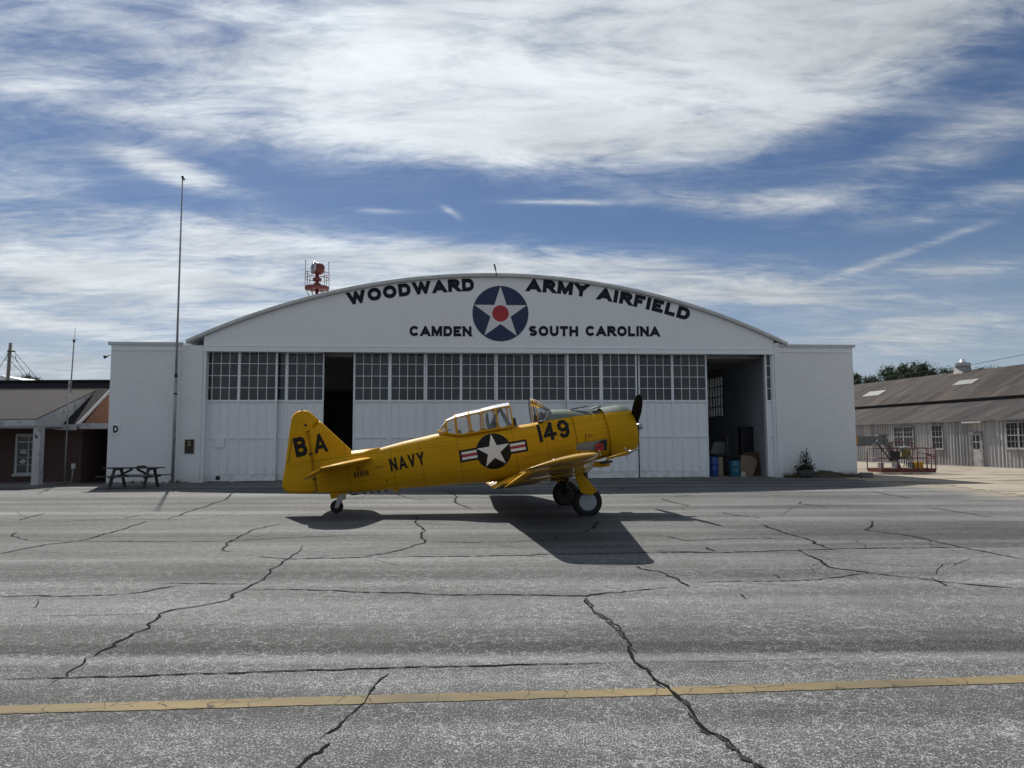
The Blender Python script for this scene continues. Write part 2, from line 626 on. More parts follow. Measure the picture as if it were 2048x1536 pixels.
M_BLACK = simple('black_paint', (0.012, 0.012, 0.013), 0.45, var=0.2)
M_DARK = simple('dark_interior', (0.03, 0.03, 0.033), 0.9, var=0.2)
M_INWALL = simple('interior_wall_paint', (0.30, 0.32, 0.36), 0.85, var=0.12, scale=0.8)
M_STEEL = simple('galvanised_steel', (0.38, 0.39, 0.40), 0.42, metal=0.7, var=0.2, scale=5)
M_POLE = simple('weathered_pole_paint', (0.30, 0.31, 0.31), 0.6, metal=0.2, var=0.45, scale=2.5, stretch=(1, 1, 0.25))
M_WOODGREY = simple('weathered_grey_wood', (0.045, 0.041, 0.038), 0.85, var=0.4, scale=4, stretch=(0.3, 3, 3))
M_POLEWOOD = simple('utility_pole_wood', (0.22, 0.19, 0.165), 0.9, var=0.3, scale=6, stretch=(3, 3, 0.2))
M_RED = simple('faded_red_steel', (0.14, 0.030, 0.028), 0.6, var=0.35, scale=6)
M_BEACON = simple('beacon_red_paint', (0.15, 0.024, 0.023), 0.45, var=0.15, scale=4)
M_WIRE = simple('black_cable', (0.02, 0.02, 0.022), 0.6)

# ------------------------------------------------------------------ ground and its markings
def strip(pts, widths, z):
    """flat ribbon on the ground"""
    n = len(pts)
    L, Rr = [], []
    for i in range(n):
        a, b = pts[max(i - 1, 0)], pts[min(i + 1, n - 1)]
        d = Vector((b.x - a.x, b.y - a.y, 0))
        d = d.normalized() if d.length > 1e-6 else Vector((1, 0, 0))
        s = Vector((-d.y, d.x, 0)) * widths[i] / 2
        L.append(Vector((pts[i].x, pts[i].y, z)) + s)
        Rr.append(Vector((pts[i].x, pts[i].y, z)) - s)
    return L, Rr


g = MB()
g.poly([(-900, -300, 0), (900, -300, 0), (900, 1500, 0), (-900, 1500, 0)])
g.build('ground', M_ASPH, kind='structure')

# cracks and tar seams of the apron, walked on the photo's ground plane
def zl(p): return (p[0] / 2.0, 970 + p[1] / 2.0)
def zr(p): return (1024 + p[0] / 2.0, 970 + p[1] / 2.0)


CR = [  # (points, width m)
    ([zl(p) for p in ((1215, 243), (1185, 275), (1135, 305), (1075, 340), (1060, 375), (1010, 398), (935, 435), (915, 460), (850, 475), (770, 490), (690, 500), (635, 517), (625, 540), (590, 560), (595, 575), (530, 595), (490, 620), (460, 645), (405, 665), (340, 695), (320, 725), (265, 755), (240, 775), (200, 798))], 0.034),
    ([zl(p) for p in ((-40, 783), (400, 768), (800, 755), (1200, 745), (1600, 732), (2048, 720))] + [zr(p) for p in ((250, 716), (490, 710))], 0.028),
    ([zl(p) for p in ((-40, 450), (250, 446), (480, 438), (580, 428), (700, 405), (800, 398))], 0.035),
    ([zl(p) for p in ((630, 395), (850, 396), (1010, 396))], 0.035),
    ([zl(p) for p in ((980, 420), (1250, 422), (1400, 428), (1640, 432), (1750, 440), (2048, 440))] + [zr(p) for p in ((300, 445), (440, 430), (600, 413), (700, 410))], 0.04),
    ([zl(p) for p in ((1665, 120), (1660, 150), (1695, 180), (1685, 200), (1700, 230), (1640, 250), (1560, 270), (1450, 290), (1300, 293), (1160, 297), (1060, 290), (985, 280))], 0.05),
    ([zl(p) for p in ((940, 268), (890, 262), (905, 232), (960, 205), (1010, 180), (1150, 152))], 0.045),
    ([zl(p) for p in ((1450, 290), (1750, 287), (2048, 283))] + [zr(p) for p in ((180, 277), (550, 270), (960, 268), (1140, 262), (1280, 258), (1800, 250), (2100, 244))], 0.05),
    ([zl(p) for p in ((-40, 280), (90, 257), (180, 240), (310, 225), (370, 212), (480, 180), (590, 145))], 0.06),
    ([zl(p) for p in ((120, 222), (310, 225), (600, 226), (900, 225), (1100, 214), (1330, 205), (1510, 200))], 0.035),
    ([zl(p) for p in ((670, 138), (760, 105), (850, 75), (910, 55), (930, 30))], 0.07),
    ([zl(p) for p in ((1700, 230), (1900, 230), (2048, 228))] + [zr(p) for p in ((180, 218), (190, 205))], 0.04),
    ([zr(p) for p in ((290, 190), (330, 160), (350, 145))], 0.05),
    ([zl(p) for p in ((1555, 755), (1500, 800), (1470, 850), (1435, 890), (1380, 940), (1355, 970), (1300, 1000), (1270, 1025))], 0.020),
    ([zl(p) for p in ((1322, 1033), (1290, 1055), (1250, 1080), (1215, 1110), (1170, 1150))], 0.03),
    ([zl(p) for p in ((-40, 150), (240, 148), (330, 142), (500, 140), (790, 137))], 0.035),
    ([zl(p) for p in ((75, 142), (120, 128), (180, 113))], 0.05),
    ([zl(p) for p in ((70, 188), (45, 205), (80, 215), (120, 222))], 0.045),
    ([zl(p) for p in ((490, 135), (550, 122), (650, 114))], 0.03),
    ([zr(p) for p in ((300, 445), (290, 462), (315, 490), (345, 515), (400, 555), (430, 585), (450, 610), (478, 640), (470, 668), (490, 710), (540, 740), (570, 780), (630, 820), (690, 870), (740, 950), (830, 1005), (900, 1060), (1010, 1150))], 0.034),
    ([zr(p) for p in ((490, 325), (545, 342), (600, 350), (625, 365), (655, 375), (685, 395), (705, 410))], 0.045),
    ([zr(p) for p in ((705, 390), (1000, 386), (1220, 380), (1350, 362), (1430, 352))], 0.03),
    ([zr(p) for p in ((1140, 262), (1180, 280), (1230, 300), (1250, 318), (1285, 332), (1430, 352), (1600, 372), (1740, 390), (1900, 405), (2100, 414))], 0.05),
    ([zr(p) for p in ((995, 155), (1060, 180), (1100, 195), (1190, 220), (1210, 232), (1250, 250), (1280, 258))], 0.06),
    ([zr(p) for p in ((1440, 142), (1440, 165), (1410, 180), (1600, 205), (1800, 250), (2100, 308))], 0.05),
    ([zr(p) for p in ((530, 195), (620, 205), (690, 222), (900, 215), (1120, 212))], 0.04),
    ([zr(p) for p in ((780, 250), (815, 270))], 0.05),
    ([zr(p) for p in ((600, 55), (640, 68), (710, 85))], 0.07),
    ([zr(p) for p in ((640, 48), (720, 42))], 0.06),
    ([zr(p) for p in ((830, 112), (900, 122), (1000, 132))], 0.06),
    ([zr(p) for p in ((1440, 25), (1500, 38), (1600, 55))], 0.08),
    ([zr(p) for p in ((1150, 66), (1150, 76), (1200, 82), (1500, 80))], 0.05),
    ([zr(p) for p in ((1650, 90), (1750, 103), (1940, 132))], 0.06),
    ([zl(p) for p in ((1790, 20), (1830, 50), (1820, 70), (1880, 95), (1910, 102))], 0.07),
    ([zl(p) for p in ((1580, 35), (1640, 55), (1720, 66))], 0.05),
    ([zr(p) for p in ((380, 5), (450, 12), (425, 22))], 0.05),
    ([zr(p) for p in ((-20, -20), (300, 20), (1500, 12))], 0.03),
    ([zl(p) for p in ((155, 455), (150, 480), (125, 500))], 0.012),
    ([zl(p) for p in ((200, 527), (400, 522), (600, 515))], 0.014),
    ([zr(p) for p in ((490, 710), (800, 708), (1200, 698), (1400, 690))], 0.010),
]
tb = MB()
rc = random.Random(3)
# hairline branches leaving the main cracks, each dying out after a metre or so
br_ = []
for pts, w in CR:
    G = [ground_at(*p) for p in pts]
    for a, b in zip(G[:-1], G[1:]):
        L = (b - a).length
        if L > 9:
            continue
        for k in range(int(L / 1.7 + rc.random())):
            p = a.lerp(b, rc.random())
            if p.y < 8.5:
                continue
            d = (b - a).normalized()
            ang = rc.choice((-1, 1)) * rc.uniform(.5, 1.4)
            d = Vector((d.x * math.cos(ang) - d.y * math.sin(ang), d.x * math.sin(ang) + d.y * math.cos(ang), 0))
            chain = [p]
            for j in range(rc.randint(2, 5)):
                a2 = rc.gauss(0, .45)
                d = Vector((d.x * math.cos(a2) - d.y * math.sin(a2), d.x * math.sin(a2) + d.y * math.cos(a2), 0))
                chain.append(chain[-1] + d * rc.uniform(.12, .40) * (1 + p.y / 14))
            br_.append((chain, .006 + .0005 * p.y))
CR = [([ground_at(*p) for p in pts], w) for pts, w in CR] + br_
for pts, w in CR:
    G = pts
    out, wd = [], []
    for a, b in zip(G[:-1], G[1:]):
        L = (b - a).length
        n = max(2, min(110, int(L / 0.06)))
        nn = Vector((-(b - a).y, (b - a).x, 0)).normalized()
        walk = 0.0
        for k in range(n):
            walk = walk * .86 + rc.gauss(0, min(0.014, w * .35))
            jit = walk * min(1, 3 * (n - k) / n) if k else 0.0
            out.append(a.lerp(b, k / n) + nn * jit)
            wd.append(w * rc.uniform(0.25, 1.15))
    out.append(G[-1]); wd.append(w * 0.2)
    nw = len(wd)
    for i in range(nw):                      # taper towards both ends
        wd[i] *= min(1.0, .25 + 6.0 * i / nw, .2 + 6.0 * (nw - 1 - i) / nw)
    L, Rr = strip(out, wd, 0.0055)
    bL = tb.verts(L); bR = tb.verts(Rr)
    for i in range(len(L) - 1):
        tb.face((bL + i, bR + i, bR + i + 1, bL + i + 1))
tb.build('pavement_cracks', M_TAR, kind='structure')

# wide smears of crack filler beside the long crack in the foreground
sm = MB()
for (cx, cy, rx, ry, sd) in ((310, 470, 14, 14, 10), (390, 552, 14, 16, 11), (440, 602, 10, 18, 12), (590, 800, 18, 10, 13), (725, 930, 16, 22, 14), (880, 1048, 26, 16, 15), (990, 1125, 40, 14, 16), (1060, 365, 12, 7, 17), (925, 445, 14, 8, 18), (765, 985, 26, 9, 1), (350, 520, 26, 12, 2), (425, 580, 22, 12, 3), (695, 868, 20, 16, 4), (955, 1105, 46, 22, 5), (835, 1010, 22, 12, 6), (480, 655, 9, 18, 7), (1705, 385, 34, 5, 8), (545, 735, 14, 9, 9)):
    q = random.Random(sd)
    pts = []
    for k in range(18):
        a = 2 * math.pi * k / 18
        s = q.uniform(0.65, 1.2)
        px, py = zr((cx + rx * math.cos(a) * s + 0.9 * ry * math.sin(a), cy + ry * math.sin(a) * s + 0.45 * rx * math.cos(a)))
        pts.append(ground_at(px, py, 0.007))
    sm.poly(pts)
sm.build('tar_patches', simple('tar_smear', (0.036, 0.037, 0.040), 0.92, var=0.35, scale=25, spec=0.06), kind='structure')

# faded yellow taxi line
def yellow_mat():
    m, t, p = new_mat('faded_yellow_line_paint')
    co = t.node('ShaderNodeTexCoord').outputs['Object']
    n = t.noise(t.mapping(co, scale=(0.5, 1, 1)), 1.2, 6, 0.6)
    n2 = t.noise(co, 40, 4, 0.65)
    vo = t.node('ShaderNodeTexVoronoi', feature='DISTANCE_TO_EDGE')
    vo.inputs['Scale'].default_value = 2.6
    wv = t.node('ShaderNodeTexNoise')
    wv.inputs['Scale'].default_value = 6.0
    t.l.new(co, wv.inputs['Vector'])
    ad = t.node('ShaderNodeMix', data_type='RGBA', blend_type='LINEAR_LIGHT')
    ad.inputs[0].default_value = 0.10
    t.l.new(co, ad.inputs[6])
    t.l.new(wv.outputs[1], ad.inputs[7])
    t.l.new(ad.outputs[2], vo.inputs['Vector'])
    crack = t.smooth(vo.outputs[0], 0.018, 0.004)
    c = t.mix(t.lin(n, 0.35, 0.65), (0.125, 0.105, 0.068), (0.24, 0.185, 0.095))
    c = t.mix(t.mul(t.smooth(n2, 0.55, 0.72), 0.45), c, (0.11, 0.105, 0.09))
    c = t.mix(t.mul(crack, 0.85), c, (0.04, 0.035, 0.03))
    t.l.new(c, p.inputs['Base Color'])
    p.inputs['Roughness'].default_value = 0.85
    p.inputs['Specular IOR Level'].default_value = 0.2
    bump(t, p, n2, 0.4, 0.006)
    return m


yl = MB()
topl = [(-60, 1413.5), (0, 1411), (450, 1398), (900, 1386), (1300, 1376), (1700, 1362), (2048, 1350), (2120, 1347.5)]
botl = [(-60, 1430), (0, 1427.5), (450, 1415), (900, 1402), (1300, 1391), (1700, 1377), (2048, 1365), (2120, 1362.5)]
q = random.Random(11)
A_, B_ = [], []
for i in range(len(topl) - 1):
    for k in range(24):
        f = k / 24
        for lst, src in ((A_, topl), (B_, botl)):
            x = src[i][0] + (src[i + 1][0] - src[i][0]) * f
            y = src[i][1] + (src[i + 1][1] - src[i][1]) * f + q.gauss(0, 0.35)
            lst.append(ground_at(x, y, 0.004))
bA, bB = yl.verts(A_), yl.verts(B_)
for i in range(len(A_) - 1):
    yl.face((bA + i, bB + i, bB + i + 1, bA + i + 1))
yl.build('taxi_line', yellow_mat(), kind='structure')

# sandy yard on the right of the hangar
sd_ = MB()
edge = [(1690, 958), (1735, 962), (1800, 964), (1860, 967), (1900, 970), (1950, 977), (2000, 985), (2060, 993), (2200, 1004)]
near = []
q = random.Random(5)
for i in range(len(edge) - 1):
    for k in range(6):
        f = k / 6
        near.append(ground_at(edge[i][0] + (edge[i + 1][0] - edge[i][0]) * f, edge[i][1] + (edge[i + 1][1] - edge[i][1]) * f + q.gauss(0, 0.9), 0.012))
far = [Vector((90, 24, 0.012)), Vector((90, 110, 0.012)), Vector((10, 110, 0.012)), Vector((15.6, 40, 0.012))]
sd_.poly(near + far)
sd_.build('sandy_ground', M_SAND, kind='structure')
# ------------------------------------------------------------------ lettering: strokes clipped to the cap height
def arc(cx, cy, rx, ry, a0, a1, n=10, p=2.0):
    o = []
    for i in range(n + 1):
        a = R(a0 + (a1 - a0) * i / n)
        c, s = math.cos(a), math.sin(a)
        o.append((cx + rx * math.copysign(abs(c) ** (2 / p), c), cy + ry * math.copysign(abs(s) ** (2 / p), s)))
    return o


def ch_oct(x0, y0, x1, y1, cx, cy):
    """chamfered rectangle outline, as used for block numerals"""
    return [(x0 + cx, y0), (x1 - cx, y0), (x1, y0 + cy), (x1, y1 - cy), (x1 - cx, y1), (x0 + cx, y1), (x0, y1 - cy), (x0, y0 + cy)]


# glyph: width, list of (points, flag, closed); flag b butt, h extend by half a stroke, v extend and clip to the cap height
GL = {
    'A': (1.0, [([(.0, 0), (.5, 1.0), (1.0, 0)], 'v', 0), ([(.22, .25), (.78, .25)], 'b', 0)]),
    'B': (.86, [([(0, 0), (0, 1)], 'v', 0), ([(0, 1)] + arc(.62, .77, .32, .23, 90, -90, 8) + [(0, .54)], 'b', 0), ([(0, .54)] + arc(.66, .27, .34, .27, 90, -90, 8) + [(0, 0)], 'b', 0)]),
    'C': (.98, [(arc(.5, .5, .5, .5, 34, 326, 22, 2.2), 'b', 0)]),
    'D': (.90, [([(0, 0), (0, 1)] + [(.42, 1)] + arc(.5, .5, .5, .5, 90, -90, 14, 2.2) + [(.42, 0)], 'b', 1)]),
    'E': (.80, [([(0, 0), (0, 1)], 'v', 0), ([(0, 1), (.95, 1)], 'h', 0), ([(0, .5), (.9, .5)], 'b', 0), ([(0, 0), (1, 0)], 'h', 0)]),
    'F': (.76, [([(0, 0), (0, 1)], 'v', 0), ([(0, 1), (1, 1)], 'h', 0), ([(0, .48), (.92, .48)], 'b', 0)]),
    'H': (.90, [([(0, 0), (0, 1)], 'v', 0), ([(1, 0), (1, 1)], 'v', 0), ([(0, .5), (1, .5)], 'b', 0)]),
    'I': (.26, [([(.5, 0), (.5, 1)], 'v', 0)]),
    'J': (.66, [([(1, 1), (1, .35)] + arc(.5, .35, .5, .35, 0, -170, 10), 'b', 0), ([(1, .5), (1, 1)], 'v', 0)]),
    'L': (.74, [([(0, 0), (0, 1)], 'v', 0), ([(0, 0), (1, 0)], 'h', 0)]),
    'M': (1.08, [([(0, 0), (0, 1)], 'v', 0), ([(1, 0), (1, 1)], 'v', 0), ([(.08, 1), (.5, .02), (.92, 1)], 'v', 0)]),
    'N': (.92, [([(0, 0), (0, 1)], 'v', 0), ([(1, 0), (1, 1)], 'v', 0), ([(.06, .96), (.94, .04)], 'v', 0)]),
    'O': (1.0, [(arc(.5, .5, .5, .5, 0, 352, 30, 2.15), 'b', 1)]),
    'R': (.90, [([(0, 0), (0, 1)], 'v', 0), ([(0, 1)] + arc(.62, .75, .34, .25, 90, -90, 8) + [(0, .5)], 'b', 0), ([(.5, .46), (.97, 0)], 'v', 0)]),
    'S': (.86, [(arc(.5, .765, .45, .235, 25, 180, 9) + [(.10, .66), (.28, .55), (.70, .455), (.93, .36)] + arc(.5, .235, .48, .235, 10, -160, 9), 'b', 0)]),
    'T': (.82, [([(.5, 0), (.5, 1)], 'v', 0), ([(0, 1), (1, 1)], 'h', 0)]),
    'U': (.90, [([(0, 1), (0, .42)] + arc(.5, .42, .5, .42, 180, 360, 12)[1:-1] + [(1, .42), (1, 1)], 'v', 0)]),
    'V': (.92, [([(.02, 1), (.5, 0), (.98, 1)], 'v', 0)]),
    'W': (1.36, [([(.02, 1), (.26, 0), (.5, .98), (.74, 0), (.98, 1)], 'v', 0)]),
    'Y': (.92, [([(.02, 1), (.5, .44), (.98, 1)], 'v', 0), ([(.5, .5), (.5, 0)], 'v', 0)]),
    '1': (.30, [([(.5, 0), (.5, 1)], 'v', 0)]),
    '3': (.60, [([(0, .82), (.25, 1), (.75, 1), (1, .82), (1, .64), (.75, .52), (.4, .52)], 'b', 0), ([(.75, .52), (1, .38), (1, .18), (.75, 0), (.25, 0), (0, .18)], 'b', 0)]),
    '4': (.80, [([(.66, 0), (.66, 1)], 'v', 0), ([(.66, .97), (.0, .27), (1.0, .27)], 'h', 0)]),
    '5': (.60, [([(.95, 1), (0, 1), (0, .58), (.75, .58), (1, .42), (1, .18), (.75, 0), (.25, 0), (0, .18)], 'b', 0)]),
    '6': (.66, [([(1, .80), (.70, 1), (.30, 1), (0, .80), (0, .20), (.30, 0), (.70, 0), (1, .20), (1, .40), (.70, .56), (0, .56)], 'b', 0)]),
    '9': (.70, [([(0, .20), (.30, 0), (.70, 0), (1, .20), (1, .80), (.70, 1), (.30, 1), (0, .80), (0, .60), (.30, .44), (1, .44)], 'b', 0)]),
    '0': (.66, [(ch_oct(0, 0, 1, 1, .3, .2), 'b', 1)]),
    'b': (.76, [(ch_oct(0, .54, 1, 1, .28, .16)[1:6] + [(0, 1)], 'b', 0)]),
}


def clip_poly(poly, axis, val, keep_less):
    out = []
    n = len(poly)
    for i in range(n):
        a, b = poly[i], poly[(i + 1) % n]
        ia = (a[axis] <= val) if keep_less else (a[axis] >= val)
        ib = (b[axis] <= val) if keep_less else (b[axis] >= val)
        if ia:
            out.append(a)
        if ia != ib:
            f = (val - a[axis]) / (b[axis] - a[axis])
            out.append((a[0] + (b[0] - a[0]) * f, a[1] + (b[1] - a[1]) * f))
    return out


def glyph_polys(ch, t, wscale=1.0):
    """polygons (in cap-height units) and the layer each lies on"""
    w, strokes = GL[ch]
    w *= wscale
    if ch in 'I1':
        w = t
    res = []
    for li, (pts, flag, closed) in enumerate(strokes):
        P = [Vector((t / 2 + u * (w - t), t / 2 + v * (1 - t))) for u, v in pts]
        n = len(P)
        ext = {'b': 0.0, 'h': t / 2, 'v': t * 1.2}[flag]
        if not closed and ext:
            P[0] = P[0] + (P[0] - P[1]).normalized() * ext
            P[-1] = P[-1] + (P[-1] - P[-2]).normalized() * ext
        Lp, Rp = [], []
        for i in range(n):
            if closed:
                a, b, c = P[i - 1], P[i], P[(i + 1) % n]
            else:
                a, b, c = P[max(i - 1, 0)], P[i], P[min(i + 1, n - 1)]
            d1 = (b - a).normalized() if (b - a).length > 1e-6 else (c - b).normalized()
            d2 = (c - b).normalized() if (c - b).length > 1e-6 else d1
            n1 = Vector((-d1.y, d1.x)); n2 = Vector((-d2.y, d2.x))
            mt = (n1 + n2)
            mt = mt.normalized() if mt.length > 1e-4 else n1
            k = min(3.5, 1.0 / max(0.2, mt.dot(n1))) * t / 2
            Lp.append(b + mt * k); Rp.append(b - mt * k)
        for i in range(n if closed else n - 1):
            j = (i + 1) % n
            q4 = [tuple(Lp[i]), tuple(Rp[i]), tuple(Rp[j]), tuple(Lp[j])]
            q4 = clip_poly(q4, 1, 0.0, False)
            q4 = clip_poly(q4, 1, 1.0, True) if len(q4) > 2 else q4
            if len(q4) > 2:
                res.append((q4, li))
    return res, w


def text_polys(s, h, t, wscale=1.0, gap=0.16, space=0.5):
    """flat lettering, baseline at y = 0, starting at x = 0; list of (poly, layer, letter index, letter x0, letter width)"""
    x = 0.0
    out = []
    for k, ch in enumerate(s):
        if ch == ' ':
            x += space * h
            continue
        polys, w = glyph_polys(ch, t, wscale)
        for p, li in polys:
            out.append(([(x + a * h, b * h) for a, b in p], li, k, x, w * h))
        x += w * h + gap * h
    return out, x - gap * h


def star_outline(r, r2=None, rot=90.0):
    r2 = r2 or r * 0.382
    return [((r if k % 2 == 0 else r2) * math.cos(R(rot + 36 * k)), (r if k % 2 == 0 else r2) * math.sin(R(rot + 36 * k))) for k in range(10)]


# ------------------------------------------------------------------ hangar
HO = ground_at(405, 965)
HE = ground_at(1550, 955)
HO.z = HE.z = 0
hx = (HE - HO).normalized()
hyv = Vector((-hx.y, hx.x, 0))
HM = Matrix(((hx.x, hyv.x, 0, HO.x), (hx.y, hyv.y, 0, HO.y), (0, 0, 1, 0), (0, 0, 0, 1)))
HI = HM.inverted()


def hl(px, py, v=0.0):
    p = HI @ on_plane(px, py, HM @ Vector((0, v, 0)), hyv)
    return p


hangar = empty('airfield_hangar', 'white arched-roof aircraft hangar with sliding doors and painted lettering', 'hangar', mw=HM)
UL, UR = 0.0, hl(1550, 900).x                 # door opening
ZH = (hl(405, 703).z + hl(1545, 707).z) / 2   # underside of the header
eL, eM, eR = hl(372, 681, -.14), hl(1000, 547.5, -.14), hl(1575, 686, -.14)
DEEP = 30.0
# arch through three points
x1, z1, x2, z2, x3, z3 = eL.x, eL.z, eM.x, eM.z, eR.x, eR.z
d_ = 2 * (x1 * (z2 - z3) + x2 * (z3 - z1) + x3 * (z1 - z2))
acx = ((x1 * x1 + z1 * z1) * (z2 - z3) + (x2 * x2 + z2 * z2) * (z3 - z1) + (x3 * x3 + z3 * z3) * (z1 - z2)) / d_
acz = ((x1 * x1 + z1 * z1) * (x3 - x2) + (x2 * x2 + z2 * z2) * (x1 - x3) + (x3 * x3 + z3 * z3) * (x2 - x1)) / d_
arad = math.hypot(x1 - acx, z1 - acz)
def arch(u, off=0.0): return acz + math.sqrt(max(0, (arad + off) ** 2 - (u - acx) ** 2))


PW = 1.0          # pilaster width
NA = 64
# roof shell: pale curved sheet with a thick edge
rf = MB()
us = [eL.x + (eR.x - eL.x) * i / NA for i in range(NA + 1)]
rf.loft([[(u, -.14, arch(u)), (u, -.14, arch(u) - .13), (u, DEEP + .4, arch(u) - .13), (u, DEEP + .4, arch(u))] for u in us], closed=True, caps=True, smooth=False)
roof = rf.build('roof', M_TRIM, hangar)
# bent metal flashing along the front edge, set proud of the roof
fl = MB()
for i in range(NA):
    u0, u1 = us[i], us[i + 1]
    fl.bar((u0, -.155, arch(u0) - .03), (u1, -.155, arch(u1) - .03), .025, .11, up=(0, 0, 1))
fl.build('edge_flashing', simple('grey_flashing', (0.52, 0.54, 0.53), 0.5, var=0.15), roof)
# gable wall between header and roof
gb = MB()
GL0, GR0 = UL - .12, UR + .10
ug = [GL0 + (GR0 - GL0) * i / NA for i in range(NA + 1)]
gb.loft([[(u, 0, ZH), (u, 0, arch(u) - .14), (u, .30, arch(u) - .14), (u, .30, ZH)] for u in ug], closed=True, caps=True, smooth=False)
gable = gb.build('gable_wall', M_STUCCO, hangar)
tr = MB()
tr.box((GL0, -.035, ZH - .02), (GR0, 0.0, ZH + .20))
tr.box((GL0, -.05, ZH + .20), (GR0, 0.0, ZH + .235))
tr.build('header_trim', M_DOOR, hangar)
# brick piers either side of the doors
zpl = arch(GL0 - .5) - .16
PLx, PRx = hl(360, 900).x, hl(1566, 900).x
pl = MB()
pl.box((PLx, -.06, 0), (GL0, 1.0, arch(PLx + .1) - .17))
pl.build('brick_pier', M_WHITEBRICK, hangar)
pr = MB()
pr.box((GR0, -.06, 0), (PRx, 1.0, arch(PRx - .05) - .17))
pr.build('brick_pier', M_WHITEBRICK, hangar)
jm = MB()
jm.box((GL0, .004, 0), (UL, 1.0, ZH - .02))
jm.build('door_jamb', M_DOOR, hangar)
jm = MB()
jm.box((UR, .004, 0), (GR0, 1.0, ZH - .02))
jm.build('door_jamb', M_DOOR, hangar)
# side annexes
AL0, AL1 = hl(211, 970).x, PLx
AR0, AR1 = PRx, hl(1716, 955).x
for (a0, a1, pxa, pya) in ((AL0, AL1, 222, 684), (AR0, AR1, 1707, 690)):
    zt = hl(pxa, pya).z
    ab = MB()
    ab.box((a0, .02, -.02), (a1, 6.0, zt - .12))
    an = ab.build('side_annex', M_WHITEBRICK, hangar)
    cp_ = MB()
    cp_.box((a0 - .10, -.08, zt - .12), (a1 + (.10 if a0 > 5 else 0.0), 6.1, zt))
    cp_.build('coping', M_TRIM, an)
    cp_ = MB()
    cp_.box((a0 + .02, -.01, zt - .36), (a1 - .02, .019, zt - .121))
    cp_.build('fascia_board', M_STUCCO, an)
# the rest of the shell
sw = MB()
added_wins = [(8.0, 11.4), (13.0, 16.4), (18.0, 21.4)]  # left windows, out of view, added to let sun lighten the interior
zt_l = arch(PLx + .2) - .14
x0_, x1_ = PLx - .05, PLx + .25
vv = [6.1] + [x for w in added_wins for x in w] + [DEEP]
for i in range(0, len(vv), 2):
    sw.box((x0_, vv[i], 0), (x1_, vv[i + 1], zt_l))
for a, b in added_wins:
    sw.box((x0_, a, 0), (x1_, b, 3.0)); sw.box((x0_, a, 5.2), (x1_, b, zt_l))
sw.build('side_wall', M_INWALL, hangar)
mfr, t, p = new_mat('frosted_panes')
p.inputs['Base Color'].default_value = (0.8, 0.82, 0.8, 1)
p.inputs['Transmission Weight'].default_value = 0.9
p.inputs['Roughness'].default_value = 0.6
for a, b in added_wins:
    ww = MB()
    for k in range(9):
        v = a + (b - a) * k / 8
        ww.box((x0_ + .1, v - .025, 3.0), (x0_ + .15, v + .025, 5.2))
    for k in range(5):
        z = 3.0 + 2.2 * k / 4
        ww.box((x0_ + .095, a, z - .03), (x0_ + .155, b, z + .03))
    win = ww.build('side_window', M_DARK, hangar)  # unseen window, added for interior light
    wp = MB()
    wp.poly([(x0_ + .165, a, 3.0), (x0_ + .165, b, 3.0), (x0_ + .165, b, 5.2), (x0_ + .165, a, 5.2)])
    wp.build('window_pane', mfr, win)
# right side wall with a steel window (seen through the open door)
wv0, wv1, wz0, wz1 = 5.95, 9.2, 3.0, 5.2
xr = hl(1529, 800, .9).x
sw = MB()
zt = 5.55
sw.box((xr, 1.0, 0), (xr + .3, wv0, zt))
sw.box((xr, wv1, 0), (xr + .3, DEEP, zt))
sw.box((xr, wv0, 0), (xr + .3, wv1, wz0))
sw.box((xr, wv0, wz1), (xr + .3, wv1, zt))
sw.build('side_wall', M_INWALL, hangar)
# annex on the right stops short of the window; the pier's inner face meets the side wall
ww = MB()
for k in range(9):
    v = wv0 + (wv1 - wv0) * k / 8
    ww.box((xr + .1, v - .025, wz0), (xr + .15, v + .025, wz1))
for k in range(5):
    z = wz0 + (wz1 - wz0) * k / 4
    ww.box((xr + .095, wv0, z - .03), (xr + .155, wv1, z + .03))
win = ww.build('side_window', M_DARK, hangar)
wp = MB()
wp.poly([(xr + .165, wv0, wz0), (xr + .165, wv1, wz0), (xr + .165, wv1, wz1), (xr + .165, wv0, wz1)])
wp.build('window_pane', mfr, win)
bw = MB()
bw.box((PLx + .25, DEEP - .3, 0), (xr, DEEP, 8.6))
bw.build('rear_wall', M_INWALL, hangar)
ce = MB()
ce.box((PLx + .25, 1.2, 5.56), (xr + .3, DEEP - .3, 5.66))
ce.build('ceiling', simple('ceiling_paint', (0.46, 0.46, 0.47), 0.9, var=0.25, scale=1.0), hangar)
fb = MB()
fb.box((PLx + .25, .95, ZH - .02), (xr, 1.15, 6.4))
fb.build('header_beam', M_INWALL, hangar)
hf = MB()
hf.poly([(PLx + .25, .1, .006), (xr, .1, .006), (xr, DEEP - .3, .006), (PLx + .25, DEEP - .3, .006)])
hf.build('hangar_floor', simple('hangar_concrete', (0.20, 0.195, 0.19), 0.7, var=0.3, scale=1.2), hangar)


